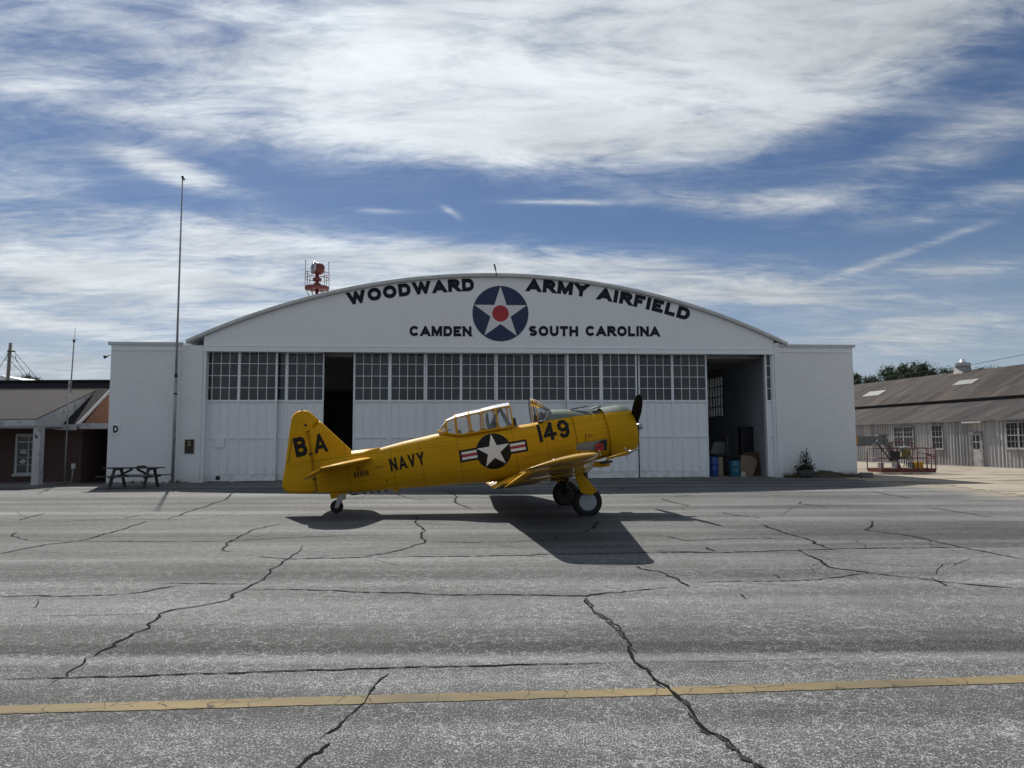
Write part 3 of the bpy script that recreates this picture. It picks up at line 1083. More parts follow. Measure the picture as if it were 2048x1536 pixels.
# sliding doors: each leaf has two windows of four by four panes over ribbed panels
def leaf(name, u0, u1, v, wins, label=None, hatch=False):
    """wins: list of (u0, u1, panes across)"""
    zt, zb = ZH - .012 - .004 * (len(hangar.children) % 3), .03
    zs = hl(700, 800, v).z            # window sill
    zw = hl(700, 703, v).z - .03
    zm = hl(700, 874.5, v).z
    zk = hl(700, 946, v).z
    m = MB()
    m.box((u0, v, zb), (u1, v + .05, zs))                     # sheet
    m.box((u0, v - .03, zb), (u1, v, zk))                     # kick plate
    m.box((u0, v - .045, zk - .03), (u1, v - .03, zk + .012)) # drip edge
    m.box((u0, v - .035, zm - .05), (u1, v, zm + .04))        # mid rail
    m.box((u0, v - .05, zs - .09), (u1, v + .06, zs))         # sill rail
    m.box((u0, v - .02, zw), (u1, v + .06, zt))               # head rail
    xs = [u0] + [x for w in wins for x in w[:2]] + [u1]
    for i in range(0, len(xs), 2):
        m.box((xs[i], v - .04, zs), (xs[i + 1], v + .06, zw))                     # stiles
        m.box((xs[i], v - .04, zk + .012), (xs[i + 1], v, zm - .05))
        m.box((xs[i], v - .04, zm + .04), (xs[i + 1], v, zs - .09))
    for (a, b, n) in wins:
        for k in range(1, n):
            u = a + (b - a) * k / n
            m.box((u - .022, v - .03, zk + .012), (u + .022, v, zm - .05))        # ribs
            m.box((u - .022, v - .03, zm + .04), (u + .022, v, zs - .09))
        for k in range(n):                                                       # slightly raised pressings at the panel feet
            ua, ub = a + (b - a) * k / n + .05, a + (b - a) * (k + 1) / n - .05
            m.box((ua, v - .018, zk + .012), (ub, v, zk + .07))
            m.box((ua, v - .018, zm + .04), (ub, v, zm + .09))
    if hatch:
        m.box((u0 + .62, v - .045, zm - .42), (u0 + 1.02, v - .036, zm - .05))
    d = m.build(name, M_DOOR, hangar, label)
    for (a, b, n) in wins:
        f = MB()
        for k in range(1, n):
            u = a + (b - a) * k / n
            f.box((u - .013, v - .012, zs), (u + .013, v + .03, zw))
        for k in range(1, 4):
            z = zs + (zw - zs) * k / 4
            f.box((a, v - .014, z - .012), (b, v + .032, z + .012))
        f.box((a - .002, v - .011, zs), (a + .014, v + .029, zw)); f.box((b - .014, v - .011, zs), (b + .002, v + .029, zw))
        f.build('window_bars', M_DOOR, d)
        g_ = MB()
        for i in range(n):
            for j in range(4):
                ua, ub = a + (b - a) * i / n, a + (b - a) * (i + 1) / n
                za, zb_ = zs + (zw - zs) * j / 4, zs + (zw - zs) * (j + 1) / 4
                g_.cur = qg.choices((0, 1, 2), (6, 3, 1))[0]
                tx, tz = qg.gauss(0, .004), qg.gauss(0, .004)     # old glass never sits quite flat
                g_.poly([(ua - .003, v + .016 - tx - tz, za - .003), (ub + .003, v + .016 + tx - tz, za - .003), (ub + .003, v + .016 + tx + tz, zb_ + .003), (ua - .003, v + .016 - tx + tz, zb_ + .003)])
        g_.build('window_pane', GLASSES, d, fix=False)
    return d


qg = random.Random(17)
GLASSES = [M_GLASS, dark_glass('dirty_window_glass_bluish', (0.030, 0.037, 0.048), .04), dark_glass('dirty_window_glass_hazed', (0.042, 0.044, 0.044), .05)]


def uu(px, v, py=760): return hl(px, py, v).x


for (u0, u1, v, wins) in ((404, 555, .35, ((407.5, 476, 4), (480.5, 551.5, 4))),
                          (500, 648, .55, ((502, 571, 4), (576, 646, 4))),
                          (707, 850.5, .50, ((710, 777, 4), (782.5, 848, 4))),
                          (851, 991, .502, ((854, 920, 4), (924, 989, 4))),
                          (991.5, 1132.5, .50, ((995, 1060.5, 4), (1065, 1130, 4))),
                          (1133.5, 1273.5, .33, ((1137, 1199, 4), (1205, 1271, 4))),
                          (1276, 1413.5, .50, ((1279, 1342.5, 4), (1346.5, 1411, 4)))):
    leaf('sliding_door', uu(u0, v), uu(u1, v), v, [(uu(a, v), uu(b, v), n) for a, b, n in wins], hatch=(u0 == 404))
v = .13
leaf('sliding_door', uu(1530, v), UR + .02, v, [(uu(1532.8, v), UR - .03, 1)], 'narrow exposed edge of a parked door leaf')
vb = MB()
c0, c1 = hl(432, 952, .35), hl(440, 960, .35)
vb.box((c0.x, .30, c1.z), (c1.x, .3195, c0.z))
vb.build('floor_vent', M_BLACK, hangar)
# roof antenna at the crown
ra = MB()
c = hl(993, 547, -.2)
ra.tube([c + Vector((0, 0, -.1)), c + Vector((-.04, 0, .28)), c + Vector((-.09, 0, .40))], .02, 6)
ra.tube([c + Vector((-.03, 0, .10)), c + Vector((-.10, 0, .42))], [.02, .045], 6)
ra.build('roof_antenna', M_BLACK, hangar)

# lettering on the gable, following the arch
LOFF = -.012
def word_on_arch(word, pxa, pxb, drop, h, t, parent):
    polys, W_ = text_polys(word, h, t, 1.12, .15)
    ua, ub = hl(pxa, 600).x, hl(pxb, 600).x
    rad = arad - drop
    ta, tb_ = math.asin((ua - acx) / rad), math.asin((ub - acx) / rad)
    sc_ = (tb_ - ta) * rad / W_
    m = MB()
    for p, li, k, x0, w in polys:
        tc = ta + (x0 + w / 2) * sc_ / rad
        ox, oz = acx + rad * math.sin(tc), acz + rad * math.cos(tc)
        ct, st = math.cos(tc), math.sin(tc)
        m.poly([(ox + (a - x0 - w / 2) * sc_ * ct + b * st, LOFF - .0004 * li, oz - (a - x0 - w / 2) * sc_ * st + b * ct) for a, b in p])
    m.build('painted_word', M_LETTER, parent, fix=False)


def word_flat(word, pxa, pxb, pyb, pyt, t, parent, mat, v=-.012, name='painted_word', hh=None):
    a_, b_ = hl(pxa, pyb, v), hl(pxb, pyb, v)
    h = hl(pxa, pyt, v).z - a_.z
    polys, W_ = text_polys(word, h, t, 1.1, .15)
    s = (b_.x - a_.x) / W_
    m = MB()
    for p, li, *_ in polys:
        m.poly([(a_.x + x * s, v - .0004 * li, a_.z + y + (b_.z - a_.z) * (x * s) / max(1e-6, b_.x - a_.x) * 0) for x, y in p])
    m.build(name, mat, parent, fix=False)


HL_ = .575
dr = lambda px, py: arad - math.hypot(hl(px, py).x - acx, hl(px, py).z - acz)
word_on_arch('WOODWARD', 697.5, 948.5, dr(936, 582.5), HL_, .31, gable)
word_on_arch('ARMY', 1053, 1174, dr(1055, 582.5), HL_, .31, gable)
word_on_arch('AIRFIELD', 1194, 1375, dr(1196, 599), HL_, .31, gable)
word_flat('CAMDEN', 819, 943, 672, 651.5, .29, gable, M_LETTER)
word_flat('SOUTH', 1057.5, 1156.5, 672, 651.5, .29, gable, M_LETTER)
word_flat('CAROLINA', 1171.5, 1319.5, 672, 651.5, .29, gable, M_LETTER)
ic = hl(1001, 627)
ir = (hl(1057, 627).x - hl(945, 627).x) / 2
def disc(m, c, r, y, n=72):
    m.poly([(c.x + r * math.cos(2 * math.pi * k / n), y, c.z + r * math.sin(2 * math.pi * k / n)) for k in range(n)])
m = MB(); disc(m, ic, ir, -.010)
ins = m.build('painted_roundel', M_STARBLUE, gable, fix=False)
m = MB()
so_ = star_outline(ir * .985)
for k in range(0, 10, 2):
    m.poly([(ic.x, -.013, ic.z)] + [(ic.x + so_[(k + j) % 10][0], -.013, ic.z + so_[(k + j) % 10][1]) for j in (-1, 0, 1)])
m.build('white_star', simple('roundel_white', (0.62, 0.63, 0.65), .6, var=.04), ins, fix=False)
m = MB(); disc(m, ic, ir * .295, -.016, 40)
m.build('red_dot', M_STARRED, ins, fix=False)

# sign with the letter D, bronze plaque, floodlight
sg = MB()
a, b = hl(224.5, 869, .0), hl(239.5, 848.5, .0)
sg.box((a.x, -.012, a.z), (b.x, .0195, b.z))
sgo = sg.build('letter_sign', M_STUCCO, None, 'small white square sign with a black letter D on the brick annex', 'sign')
sgo.matrix_world = HM
m = MB()
polys, W_ = text_polys('D', 1.0, .27, .95)
a, b = hl(226, 865.5), hl(237, 851)
for p, li, *_ in polys:
    m.poly([(a.x + x / W_ * (b.x - a.x), -.016, a.z + y * (b.z - a.z)) for x, y in p])
m.build('letter', M_BLACK, sgo, fix=False)
pq = MB()
a, b = hl(369, 907.5, -.06), hl(389, 878.5, -.06)
pq.box((a.x, -.09, a.z), (b.x, -.062, b.z))
pqo = pq.build('bronze_plaque', simple('bronze_rim', (0.20, 0.16, 0.11), .45, metal=.6), None, 'dark bronze memorial plaque on the brick pier beside the hangar doors', 'plaque')
pqo.matrix_world = HM
m = MB()
m.box((a.x + .03, -.094, a.z + .03), (b.x - .03, -.0905, b.z - .03))
m.build('plaque_field', simple('dark_bronze', (0.03, 0.026, 0.022), .4, metal=.5), pqo)
m = MB()
cx, cz = (a.x + b.x) / 2, b.z - .14
m.loft([[(cx + r * math.cos(k) * 1.0, y, cz + r * math.sin(k) * 1.2) for k in np.linspace(0, 5.6, 10)] for r, y in ((.06, -.0945), (.045, -.108), (.01, -.112))])
m.loft([[(cx + r * math.cos(k) * 1.6, y, cz - .11 + r * math.sin(k) * .7) for k in np.linspace(0, 5.6, 10)] for r, y in ((.06, -.0945), (.045, -.104), (.01, -.106))])
m.build('relief_bust', simple('worn_bronze', (0.30, 0.25, 0.17), .4, metal=.5), pqo)
fl_ = MB()
c = hl(220, 710, .2)
fl_.tube([c + Vector((.1, 0, .02)), c + Vector((-.06, -.02, -.02)), c + Vector((-.10, -.03, -.05))], .016, 6)
flo = fl_.build('flood_light', M_BLACK, None, 'small floodlight on an arm at the top corner of the left annex', 'light')
flo.matrix_world = HM
m = MB()
m.tube([c + Vector((-.08, -.03, -.035)), c + Vector((-.22, -.06, -.11))], [.035, .075], 10)
m.build('lamp_head', M_BLACK, flo)

# rotating beacon on the hangar roof
YB = 42.0
bc = at_depth(634, 577, YB)
BM = Matrix.Translation((bc.x, bc.y, 0))
zpf = bc.z
beacon = empty('beacon_tower', 'red airport rotating beacon on a railed round platform above the hangar roof', 'beacon', mw=BM)
m = MB()
m.tube([(0, 0, 6.5), (0, 0, zpf)], .09, 10)
m.build('mast', M_BEACON, beacon)
m = MB()
RP = .70
for k in range(6):
    a = R(60 * k + 12)
    m.tube([(RP * math.cos(a) * .95, RP * math.sin(a) * .95, zpf - .05), (.30 * math.cos(a), .30 * math.sin(a), zpf - .75), (.1 * math.cos(a), .1 * math.sin(a), zpf - .95)], .022, 6)
m.build('brace', M_BEACON, beacon)
m = MB()
m.lathe([(.1, zpf - .05), (RP, zpf - .06), (RP, zpf + .10), (RP - .03, zpf + .10), (.1, zpf + .03)], n=24)
m.build('platform', simple('dark_red_grating', (.16, .03, .03), .6), beacon)
m = MB()
zr_ = zpf + .92
for zz in (zr_, zpf + .60):
    m.tube([(RP * math.cos(2 * math.pi * k / 24), RP * math.sin(2 * math.pi * k / 24), zz) for k in range(25)], .018, 6, cap=False)
for k in range(8):
    a = R(45 * k + 8)
    m.tube([(RP * math.cos(a), RP * math.sin(a), zpf), (RP * math.cos(a), RP * math.sin(a), zr_)], .018, 6)
m.build('railing', M_BEACON, beacon)
m = MB()
m.lathe([(.22, zpf + .10), (.22, zpf + .30), (.10, zpf + .32), (.10, zpf + .42), (.26, zpf + .46), (.26, zpf + .62), (.12, zpf + .68), (.09, zpf + .92)], n=20)
m.build('turntable', M_BEACON, beacon)
dm = Tm(0, 0, zpf + 1.22) @ Matrix.Rotation(R(-65), 4, 'Z') @ Matrix.Rotation(R(-9), 4, 'X') @ Matrix.Rotation(R(90), 4, 'X')
# drum lamp pointing to the left and a little towards the viewer
dm = Tm(0, 0, zpf + 1.22) @ Vector((-1, -.55, .12)).to_track_quat('Z', 'Y').to_matrix().to_4x4()
m = MB()
m.lathe([(.02, -.40), (.24, -.38), (.345, -.24), (.36, -.05), (.36, .20)], dm, n=28)
drum = m.build('lamp_drum', M_BEACON, beacon)
m = MB()
m.lathe([(.38, .16), (.39, .18), (.39, .27), (.37, .29), (.34, .29)], dm, n=28, caps=False)
m.build('lens_rim', M_STEEL, drum)
m = MB()
m.lathe([(.345, .24), (.26, .33), (.12, .38), (.01, .39)], dm, n=28)
m.build('lens', simple('grey_lens', (.18, .2, .22), .12, spec=.8), drum)
for sx, hh in ((-1, 1.62), (1, 1.50)):
    m = MB()
    m.tube([(sx * RP, -.05, zr_), (sx * RP, -.05, zpf + hh * 1.02)], .02, 6)
    m.tube([(sx * RP, -.05, zpf + hh), (sx * RP, -.05, zpf + hh + .1)], .036, 8)
    m.build('obstruction_light', M_POLE, beacon)

# ------------------------------------------------------------------ trainer airplane
# local frame: x forward along the fuselage, y to the far (left) wing, z up, nose raised as it sits on its tail wheel
YAW, PITCH = 6.6, 10.3
AM = Tm(1.59, 17.7, 0) @ Matrix.Rotation(R(YAW), 4, 'Z') @ Matrix.Rotation(R(-PITCH), 4, 'Y')
AI = AM.inverted()
AN = (AM.to_3x3() @ Vector((0, 1, 0))).normalized()


def al(px, py, y=0.0):
    return AI @ on_plane(px, py, AM @ Vector((0, y, 0)), AN)


def yellow_paint(name='chrome_yellow_paint', rough=.52, coat=0.0):
    m, t, p = new_mat(name)
    co = t.node('ShaderNodeTexCoord').outputs['Object']
    n = t.noise(co, 1.3, 5, 0.6)
    n2 = t.noise(t.mapping(co, scale=(0.6, 2, 2)), 7, 5, 0.65)
    c = t.mix(t.lin(n, 0.3, 0.7), (0.47, 0.252, 0.006), (0.53, 0.288, 0.009))
    c = t.mix(t.mul(t.smooth(n2, 0.60, 0.82), 0.35), c, (0.24, 0.14, 0.02))
    x, y, z = t.xyz(co)
    streak = t.noise(t.mapping(co, scale=(0.35, 3, 6)), 2.2, 6, 0.65)
    c = t.mix(t.mul(t.smooth(streak, 0.55, 0.75), 0.32), c, (0.30, 0.155, 0.008))
    soot = t.mul(t.smooth(x, SOOT_X + .1, SOOT_X - .2), t.smooth(x, SOOT_X - 2.6, SOOT_X - .3))
    soot = t.mul(soot, t.m('EXPONENT', t.mul(t.m('POWER', t.mul(t.sub(z, SOOT_Z), 1 / .16), 2.0), -1.0)))
    c = t.mix(t.mul(soot, t.lin(streak, .35, .65, .15, .55)), c, (0.09, 0.055, 0.015))
    ln = None
    for xs in PANEL_X:
        k = t.smooth(t.m('ABSOLUTE', t.sub(x, xs)), 0.010, 0.004)
        ln = k if ln is None else t.m('MAXIMUM', ln, k)
    for za, zb in SEAMS:
        k = t.smooth(t.m('ABSOLUTE', t.sub(z, t.add(za, t.mul(x, zb)))), 0.007, 0.003)
        ln = t.m('MAXIMUM', ln, t.mul(k, 0.7))
    rv = t.node('ShaderNodeTexVoronoi', feature='F1')
    rv.inputs['Scale'].default_value = 1.0
    rv.inputs['Randomness'].default_value = 0.0
    t.l.new(t.mapping(co, scale=(22, 0, 3.4)), rv.inputs['Vector'])
    c = t.mix(t.mul(t.smooth(rv.outputs[0], 0.16, 0.08), 0.20), c, (0.10, 0.06, 0.01))
    c = t.mix(t.mul(ln, 0.6), c, (0.05, 0.03, 0.01))
    t.l.new(c, p.inputs['Base Color'])
    t.l.new(t.lin(n2, 0.3, 0.7, rough - .05, rough + .06), p.inputs['Roughness'])
    p.inputs['Specular IOR Level'].default_value = 0.5 if coat else 0.09
    p.inputs['Coat Weight'].default_value = coat
    p.inputs['Coat Roughness'].default_value = 0.07
    bump(t, p, t.noise(co, 2.2, 3, 0.5), 0.10, 0.03)
    return m


SOOT_X, SOOT_Z = al(1153, 897, -.6).x, al(1153, 900, -.6).z
def seam(pa, pb):
    a, b = al(*pa, -.45), al(*pb, -.45)
    k = (b.z - a.z) / (b.x - a.x)
    return (a.z - k * a.x, k)
SEAMS = [seam((860, 895), (1100, 868)), seam((800, 955), (1100, 925)), seam((1080, 856), (1200, 838))]
PANEL_X = [al(845, 930).x, al(1085, 880).x, al(697, 940).x, al(787, 930).x, al(921, 930).x, al(1139, 850).x - .002, al(1026, 900).x]
M_YEL = yellow_paint()
M_YELW = yellow_paint('wing_yellow_paint', .26, .45)
M_GREEN = simple('olive_drab_antiglare_paint', (0.105, 0.135, 0.112), 0.42, var=0.12, scale=2, spec=0.4)
M_AIRBLACK = simple('black_marking_paint', (0.007, 0.006, 0.006), 0.42, var=0.2, scale=8, spec=.22)
M_RUBBER = simple('tyre_rubber', (0.016, 0.016, 0.017), 0.75, var=0.3, scale=6, spec=0.3)
M_ALU = simple('grey_metal', (0.30, 0.31, 0.32), 0.35, metal=0.8, var=0.2, scale=6)
M_HUB = simple('hub_cap_paint', (0.32, 0.35, 0.39), 0.5, var=0.08, scale=6)
M_GREY = simple('grey_green_panel', (0.19, 0.19, 0.18), 0.5, var=0.2, scale=5)
M_COCK = simple('cockpit_green', (0.10, 0.115, 0.10), 0.6, var=0.15)
M_CANOPY = clear_glass('canopy_glass')
def canopy_top_mat():
    m, t, p = new_mat('glare_and_post_white')
    p.inputs['Base Color'].default_value = (0.74, 0.76, 0.78, 1)  # pale colour stands for sun and sky glare on the hazed top panes
    p.inputs['Roughness'].default_value = 0.22
    p.inputs['Coat Weight'].default_value = 0.6
    return m
M_CTOP = canopy_top_mat()
M_REDPLUG = simple('red_plug_fabric', (0.42, 0.02, 0.025), 0.7, var=0.12, scale=12)

plane = empty('trainer_airplane', 'yellow single-propeller military trainer airplane with tail wheel, parked before the hangar', 'airplane', mw=AM)

TOPL = [(600, 930), (632, 925), (665, 917), (709.6, 908.5), (733, 906), (742, 902.5), (764.6, 894.8), (809.5, 882.4), (854.5, 871.8), (877, 866.5), (919.7, 870.1), (1027.6, 852.4), (1070, 845.6), (1077, 843), (1089, 823.5), (1097, 820.5), (1115, 819.3), (1131.8, 818.8), (1150, 818.2), (1175, 816.5), (1200, 815)]
BOTL = [(600, 987), (632, 986), (697, 984.8), (719.7, 984.4), (787, 978), (854.5, 973.2), (921.9, 967.8), (975.8, 964.5), (1030, 958), (1090, 950), (1140, 940), (1185, 928), (1215.8, 920.5)]
TOP = np.array([tuple(al(*p).xz) for p in TOPL])
BOT = np.array([tuple(al(*p).xz) for p in BOTL])
XR = al(630.5, 950).x                # rudder post
XF = al(1139, 850).x               # accessory panel line
XC = al(1203, 850).x               # rear of the engine cowling
def ztop(x): return float(np.interp(x, TOP[:, 0], TOP[:, 1]))
def zbot(x): return float(np.interp(x, BOT[:, 0], BOT[:, 1]))
WX = [al(px, 900).x for px in (600, 634, 700, 787, 877, 975, 1077, 1139, 1203)]
WW = [.03, .05, .20, .315, .43, .50, .53, .555, .62]
EX = [al(px, 900).x for px in (600, 860, 905, 1070, 1092, 1203)]
ET = [2.1, 2.2, 4.2, 4.2, 2.5, 2.1]
def wid(x): return float(np.interp(x, WX, WW))
def smoothed(f, x, r=.06): return (f(x - r) + 2 * f(x) + f(x + r)) / 4


def fus_sec(x, n=48):
    zt, zb, w = smoothed(ztop, x, .05), smoothed(zbot, x, .10), smoothed(wid, x, .15)
    e = float(np.interp(x, EX, ET))
    zc = zb + (zt - zb) * .50
    out = []
    for k in range(n):
        a = 2 * math.pi * k / n
        c, s = math.cos(a), math.sin(a)
        ee = e if s > 0 else 2.35
        h = (zt - zc) if s > 0 else (zc - zb)
        out.append(Vector((x, w * math.copysign(abs(c) ** (2 / ee), c), zc + h * math.copysign(abs(s) ** (2 / ee), s))))
    return out


def frange(a, b, n): return [a + (b - a) * i / n for i in range(n + 1)]


# engine cowling: centre line and radius from the photo
ct_, cb_ = al(1229.5, 810.6), al(1229.5, 915.2)
CZ = (ct_.z + cb_.z) / 2
CR_ = (ct_.z - cb_.z) / 2
XN = al(1266.5, 868).x             # nose lip
secs = [fus_sec(x) for x in frange(XR, XF, 90)]
fm = MB()
fm.loft(secs)
fuselage = fm.build('fuselage', M_YEL, plane)
fbvh_src = [fm]

# accessory section between the firewall and the cowl ring
def acc_sec(f, n=48):
    x = XF + (XC - XF) * f + .006
    a = fus_sec(min(x, XF), n)
    rr = CR_ - .055
    g_ = 1 - max(0.0, 1 - f) ** 1.6
    out = []
    for k in range(n):
        an = 2 * math.pi * k / n
        tgt = Vector((x, rr * math.cos(an), CZ + rr * math.sin(an)))
        q_ = a[k].lerp(tgt, g_)
        out.append(Vector((x, q_.y, q_.z)))
    return out


am_ = MB()
am_.loft([acc_sec(f) for f in frange(0, 1, 16)] + [acc_sec(1.18)])
fbvh_src.append(am_)
accy = am_.build('accessory_cowling', M_YEL, plane)

# cowl ring turned about the thrust line
XM = Tm(0, 0, CZ) @ Matrix.Rotation(R(90), 4, 'Y')
cw = MB()
L_ = XN - XC
prof = [(CR_ - .030, XC + .02), (CR_ - .012, XC), (CR_ - .004, XC + .02), (CR_, XC + L_ * .3), (CR_, XC + L_ * .55)]
for k in range(1, 13):
    a = R(90 * k / 12)
    prof.append((.455 + (CR_ - .455) * math.cos(a), XC + L_ * .55 + L_ * .45 * math.sin(a)))
prof += [(.435, XN - .015), (.43, XN - .06), (.45, XN - .2), (CR_ - .05, XC + .2), (CR_ - .03, XC + .02)]
cw.lathe([(r, h) for r, h in prof], XM, n=64, caps=False)
cowl = cw.build('engine_cowling', M_YEL, plane)
en = MB()
en.lathe([(.01, XN - .10), (.16, XN - .10), (.19, XN - .16), (.22, XN - .26), (.42, XN - .27), (.42, XN - .30), (.01, XN - .30)], XM, n=32)
for k in range(9):
    a = 2 * math.pi * k / 9 + .2
    c, s = math.cos(a), math.sin(a)
    p0 = Vector((XN - .22, .18 * c, CZ + .18 * s)); p1 = Vector((XN - .22, .44 * c, CZ + .44 * s))
    en.tube([p0, p1], [.07, .085], 10)
en.build('radial_engine', simple('engine_grey', (0.07, 0.07, 0.075), 0.5, metal=.5), plane)

# ---- projecting paint and plates onto the skin
bv, bf = [], []
for src in (fm, am_):
    o_ = len(bv)
    bv += [tuple(p) for p in src.v]
    bf += [tuple(i + o_ for i in f) for f in src.f]
# the cowl ring too
o_ = len(bv)
bv += [tuple(p) for p in cw.v]
bf += [tuple(i + o_ for i in f) for f in cw.f]
BV = BVHTree.FromPolygons([Vector(p) for p in bv], bf)


def skin(x, z, off):
    h = BV.ray_cast(Vector((x, -3.0, z)), Vector((0, 1, 0)))
    if h[0] is None:
        return None
    return h[0] + h[1] * (off if h[1].y < 0 else -off)


def decal(polys, mat, name, parent, off=.004, step=.05, thick=0.0):
    """polys: list of (outline in local x, z; layer). Cut into small pieces and laid on the near side of the fuselage."""
    m = MB()
    for pts, li in polys:
        bm = bmesh.new()
        bm.faces.new([bm.verts.new((a, 0, b)) for a, b in pts])
        xs = [a for a, b in pts]; zs = [b for a, b in pts]
        for ax, lo, hi in ((0, min(xs), max(xs)), (2, min(zs), max(zs))):
            k = math.floor(lo / step) + 1
            while k * step < hi:
                no = (1, 0, 0) if ax == 0 else (0, 0, 1)
                cc = (k * step, 0, 0) if ax == 0 else (0, 0, k * step)
                bmesh.ops.bisect_plane(bm, geom=bm.verts[:] + bm.edges[:] + bm.faces[:], plane_co=cc, plane_no=no, dist=1e-6)
                k += 1
        idx = {}
        ok = True
        for v in bm.verts:
            s = skin(v.co.x, v.co.z, off + .0005 * li)
            if s is None:
                ok = False
                s = Vector((v.co.x, -.05, v.co.z))
            idx[v.index if v.index >= 0 else id(v)] = None
            v.co = s
        bm.verts.index_update()
        b = m.verts([v.co.copy() for v in bm.verts])
        for f in bm.faces:
            m.face([b + v.index for v in f.verts], True)
        bm.free()
    return m.build(name, mat, parent, fix=False)


def al2(px, py, y=-.45):
    p = al(px, py, y)
    return (p.x, p.z)


def word_decal(s, p_a, p_b, h_px, t, wscale, gap, parent, name, y=-.45, mat=None, off=.004):
    """lettering whose baseline runs from photo point p_a to p_b on the skin"""
    a = Vector(al2(*p_a, y)); b = Vector(al2(*p_b, y))
    top = Vector(al2(p_a[0] - h_px * .18, p_a[1] - h_px, y))
    d = (b - a)
    L = d.length
    d.normalize()
    up = Vector((-d.y, d.x))
    h = abs((top - a).dot(up))
    polys, W_ = text_polys(s, h, t, wscale, gap)
    k = L / W_
    return decal([([tuple(a + d * (x * k) + up * y_) for x, y_ in p], li) for p, li, *_ in polys], mat or M_AIRBLACK, name, parent, off)


word_decal('NAVY', (781.5, 943.5), (851, 928.5), 25.5, .20, .78, .20, fuselage, 'navy_lettering')
word_decal('149', (1080.0, 885.0), (1141, 873.0), 35.5, .205, .95, .11, fuselage, 'number_149', y=-.53)
word_decal('90906', (708, 955.8), (738, 950.6), 10.5, .20, .9, .22, fuselage, 'serial_number', y=-.25)
word_decal('SNJ', (711.5, 938.6), (720.5, 937.1), 4.6, .18, .8, .25, fuselage, 'type_stencil', y=-.25)
word_decal('5C', (723.5, 936.6), (729.5, 935.6), 4.6, .18, .8, .25, fuselage, 'type_stencil', y=-.25)
word_decal('NAVY', (714.8, 943.7), (727.5, 941.5), 4.2, .18, .8, .25, fuselage, 'service_stencil', y=-.25)
word_decal('NC3LJC', (752.5, 937.6), (766.5, 934.8), 4.0, .18, .8, .25, fuselage, 'registration_stencil', y=-.30)

# national insignia on the near side
ic_ = Vector(al2(987.6, 902.5, -.50))
irr = .5 * (Vector(al2(987.6, 866.8, -.5)) - Vector(al2(987.6, 938.2, -.5))).length
RO = R(-1.0)
def loc2(x, y):
    c, s = math.cos(RO), math.sin(RO)
    return (ic_.x + x * c - y * s, ic_.y + x * s + y * c)
def rect(x0, y0, x1, y1): return [loc2(x0, y0), loc2(x1, y0), loc2(x1, y1), loc2(x0, y1)]
bh, bl = irr * .345, irr * 1.93
bt = irr * .12
k = .76
polys = [(rect(-bl, -bh * .98 + irr * .02, -irr * k, bh + irr * .02), 0), (rect(irr * k, -bh * .98 + irr * .02, bl, bh + irr * .02), 0)]
insg = decal(polys + [([loc2(irr * math.cos(2 * math.pi * i / 64), irr * math.sin(2 * math.pi * i / 64)) for i in range(64)], 1)], M_AIRBLACK, 'national_insignia', fuselage, .003)
ix, iy = .88, .23
M_BARRED = simple('insignia_bar_red', (.30, .016, .03), .5, var=.06)
for s_ in (-1, 1):
    x0, x1 = sorted((s_ * irr * .955, s_ * (bl - bt)))
    decal([(rect(x0, -bh * .98 + bt + irr * .02, x1, bh - bt + irr * .02), 0)], M_STARWHITE, 'white_bar', insg, .0055)
    x0, x1 = sorted((s_ * irr * .957, s_ * (bl - bt)))
    decal([(rect(x0, -irr * .075 + irr * .02, x1, irr * .085 + irr * .02), 0)], M_BARRED, 'red_bar', insg, .0075)
st = star_outline(irr * .965)
decal([([loc2(0, 0)] + [loc2(*st[(k_ + j) % 10]) for j in (-1, 0, 1)], 0) for k_ in range(0, 10, 2)], M_STARWHITE, 'white_star', insg, .0070)

# antiglare paint on the decking ahead of the windshield
def cowl_r(x):
    """outer radius of the cowl ring at x"""
    pr_ = [p for p in prof[1:17]]
    return float(np.interp(x, [h for r, h in pr_], [r for r, h in pr_]))


def green_patch(xs, zf, secf, name, parent, off=.003, N=33):
    """paint over the top of the decking, down to the height zf(x) on both sides"""
    m = MB()
    secs_ = []
    for x in xs:
        zz = zf(x)
        sec = secf(x)
        top = [s for s in sec if s.z > zz + 1e-4]
        if len(top) < 5:
            break
        zmid = zz - .3
        top.sort(key=lambda s: math.atan2(s.z - zmid, s.y))
        def edge(s0):                     # exact point of the section at height zz, next to s0
            best = None
            for a, b in zip(sec, sec[1:] + sec[:1]):
                if (a.z - zz) * (b.z - zz) <= 0 and abs(a.z - b.z) > 1e-9:
                    f = (zz - a.z) / (b.z - a.z)
                    q_ = a.lerp(b, f)
                    if q_.y * s0.y >= 0:
                        best = q_
            return best or s0
        pts = [edge(top[0])] + top + [edge(top[-1])]
        acc = [0.0]
        for a, b in zip(pts[:-1], pts[1:]):
            acc.append(acc[-1] + (b - a).length)
        c = Vector((x, 0, zz - .35))
        ps = []
        for k_ in range(N):
            t_ = acc[-1] * k_ / (N - 1)
            q_ = Vector((x, float(np.interp(t_, acc, [p.y for p in pts])), float(np.interp(t_, acc, [p.z for p in pts]))))
            ps.append(q_ + (q_ - c).normalized() * off)
        secs_.append(ps)
    m.loft(secs_, closed=False, caps=False)
    return m.build(name, M_GREEN, parent)


def line_z(pa, pb, y=-.45):
    a, b = al(*pa, y), al(*pb, y)
    return lambda x: a.z + (b.z - a.z) * (x - a.x) / (b.x - a.x)


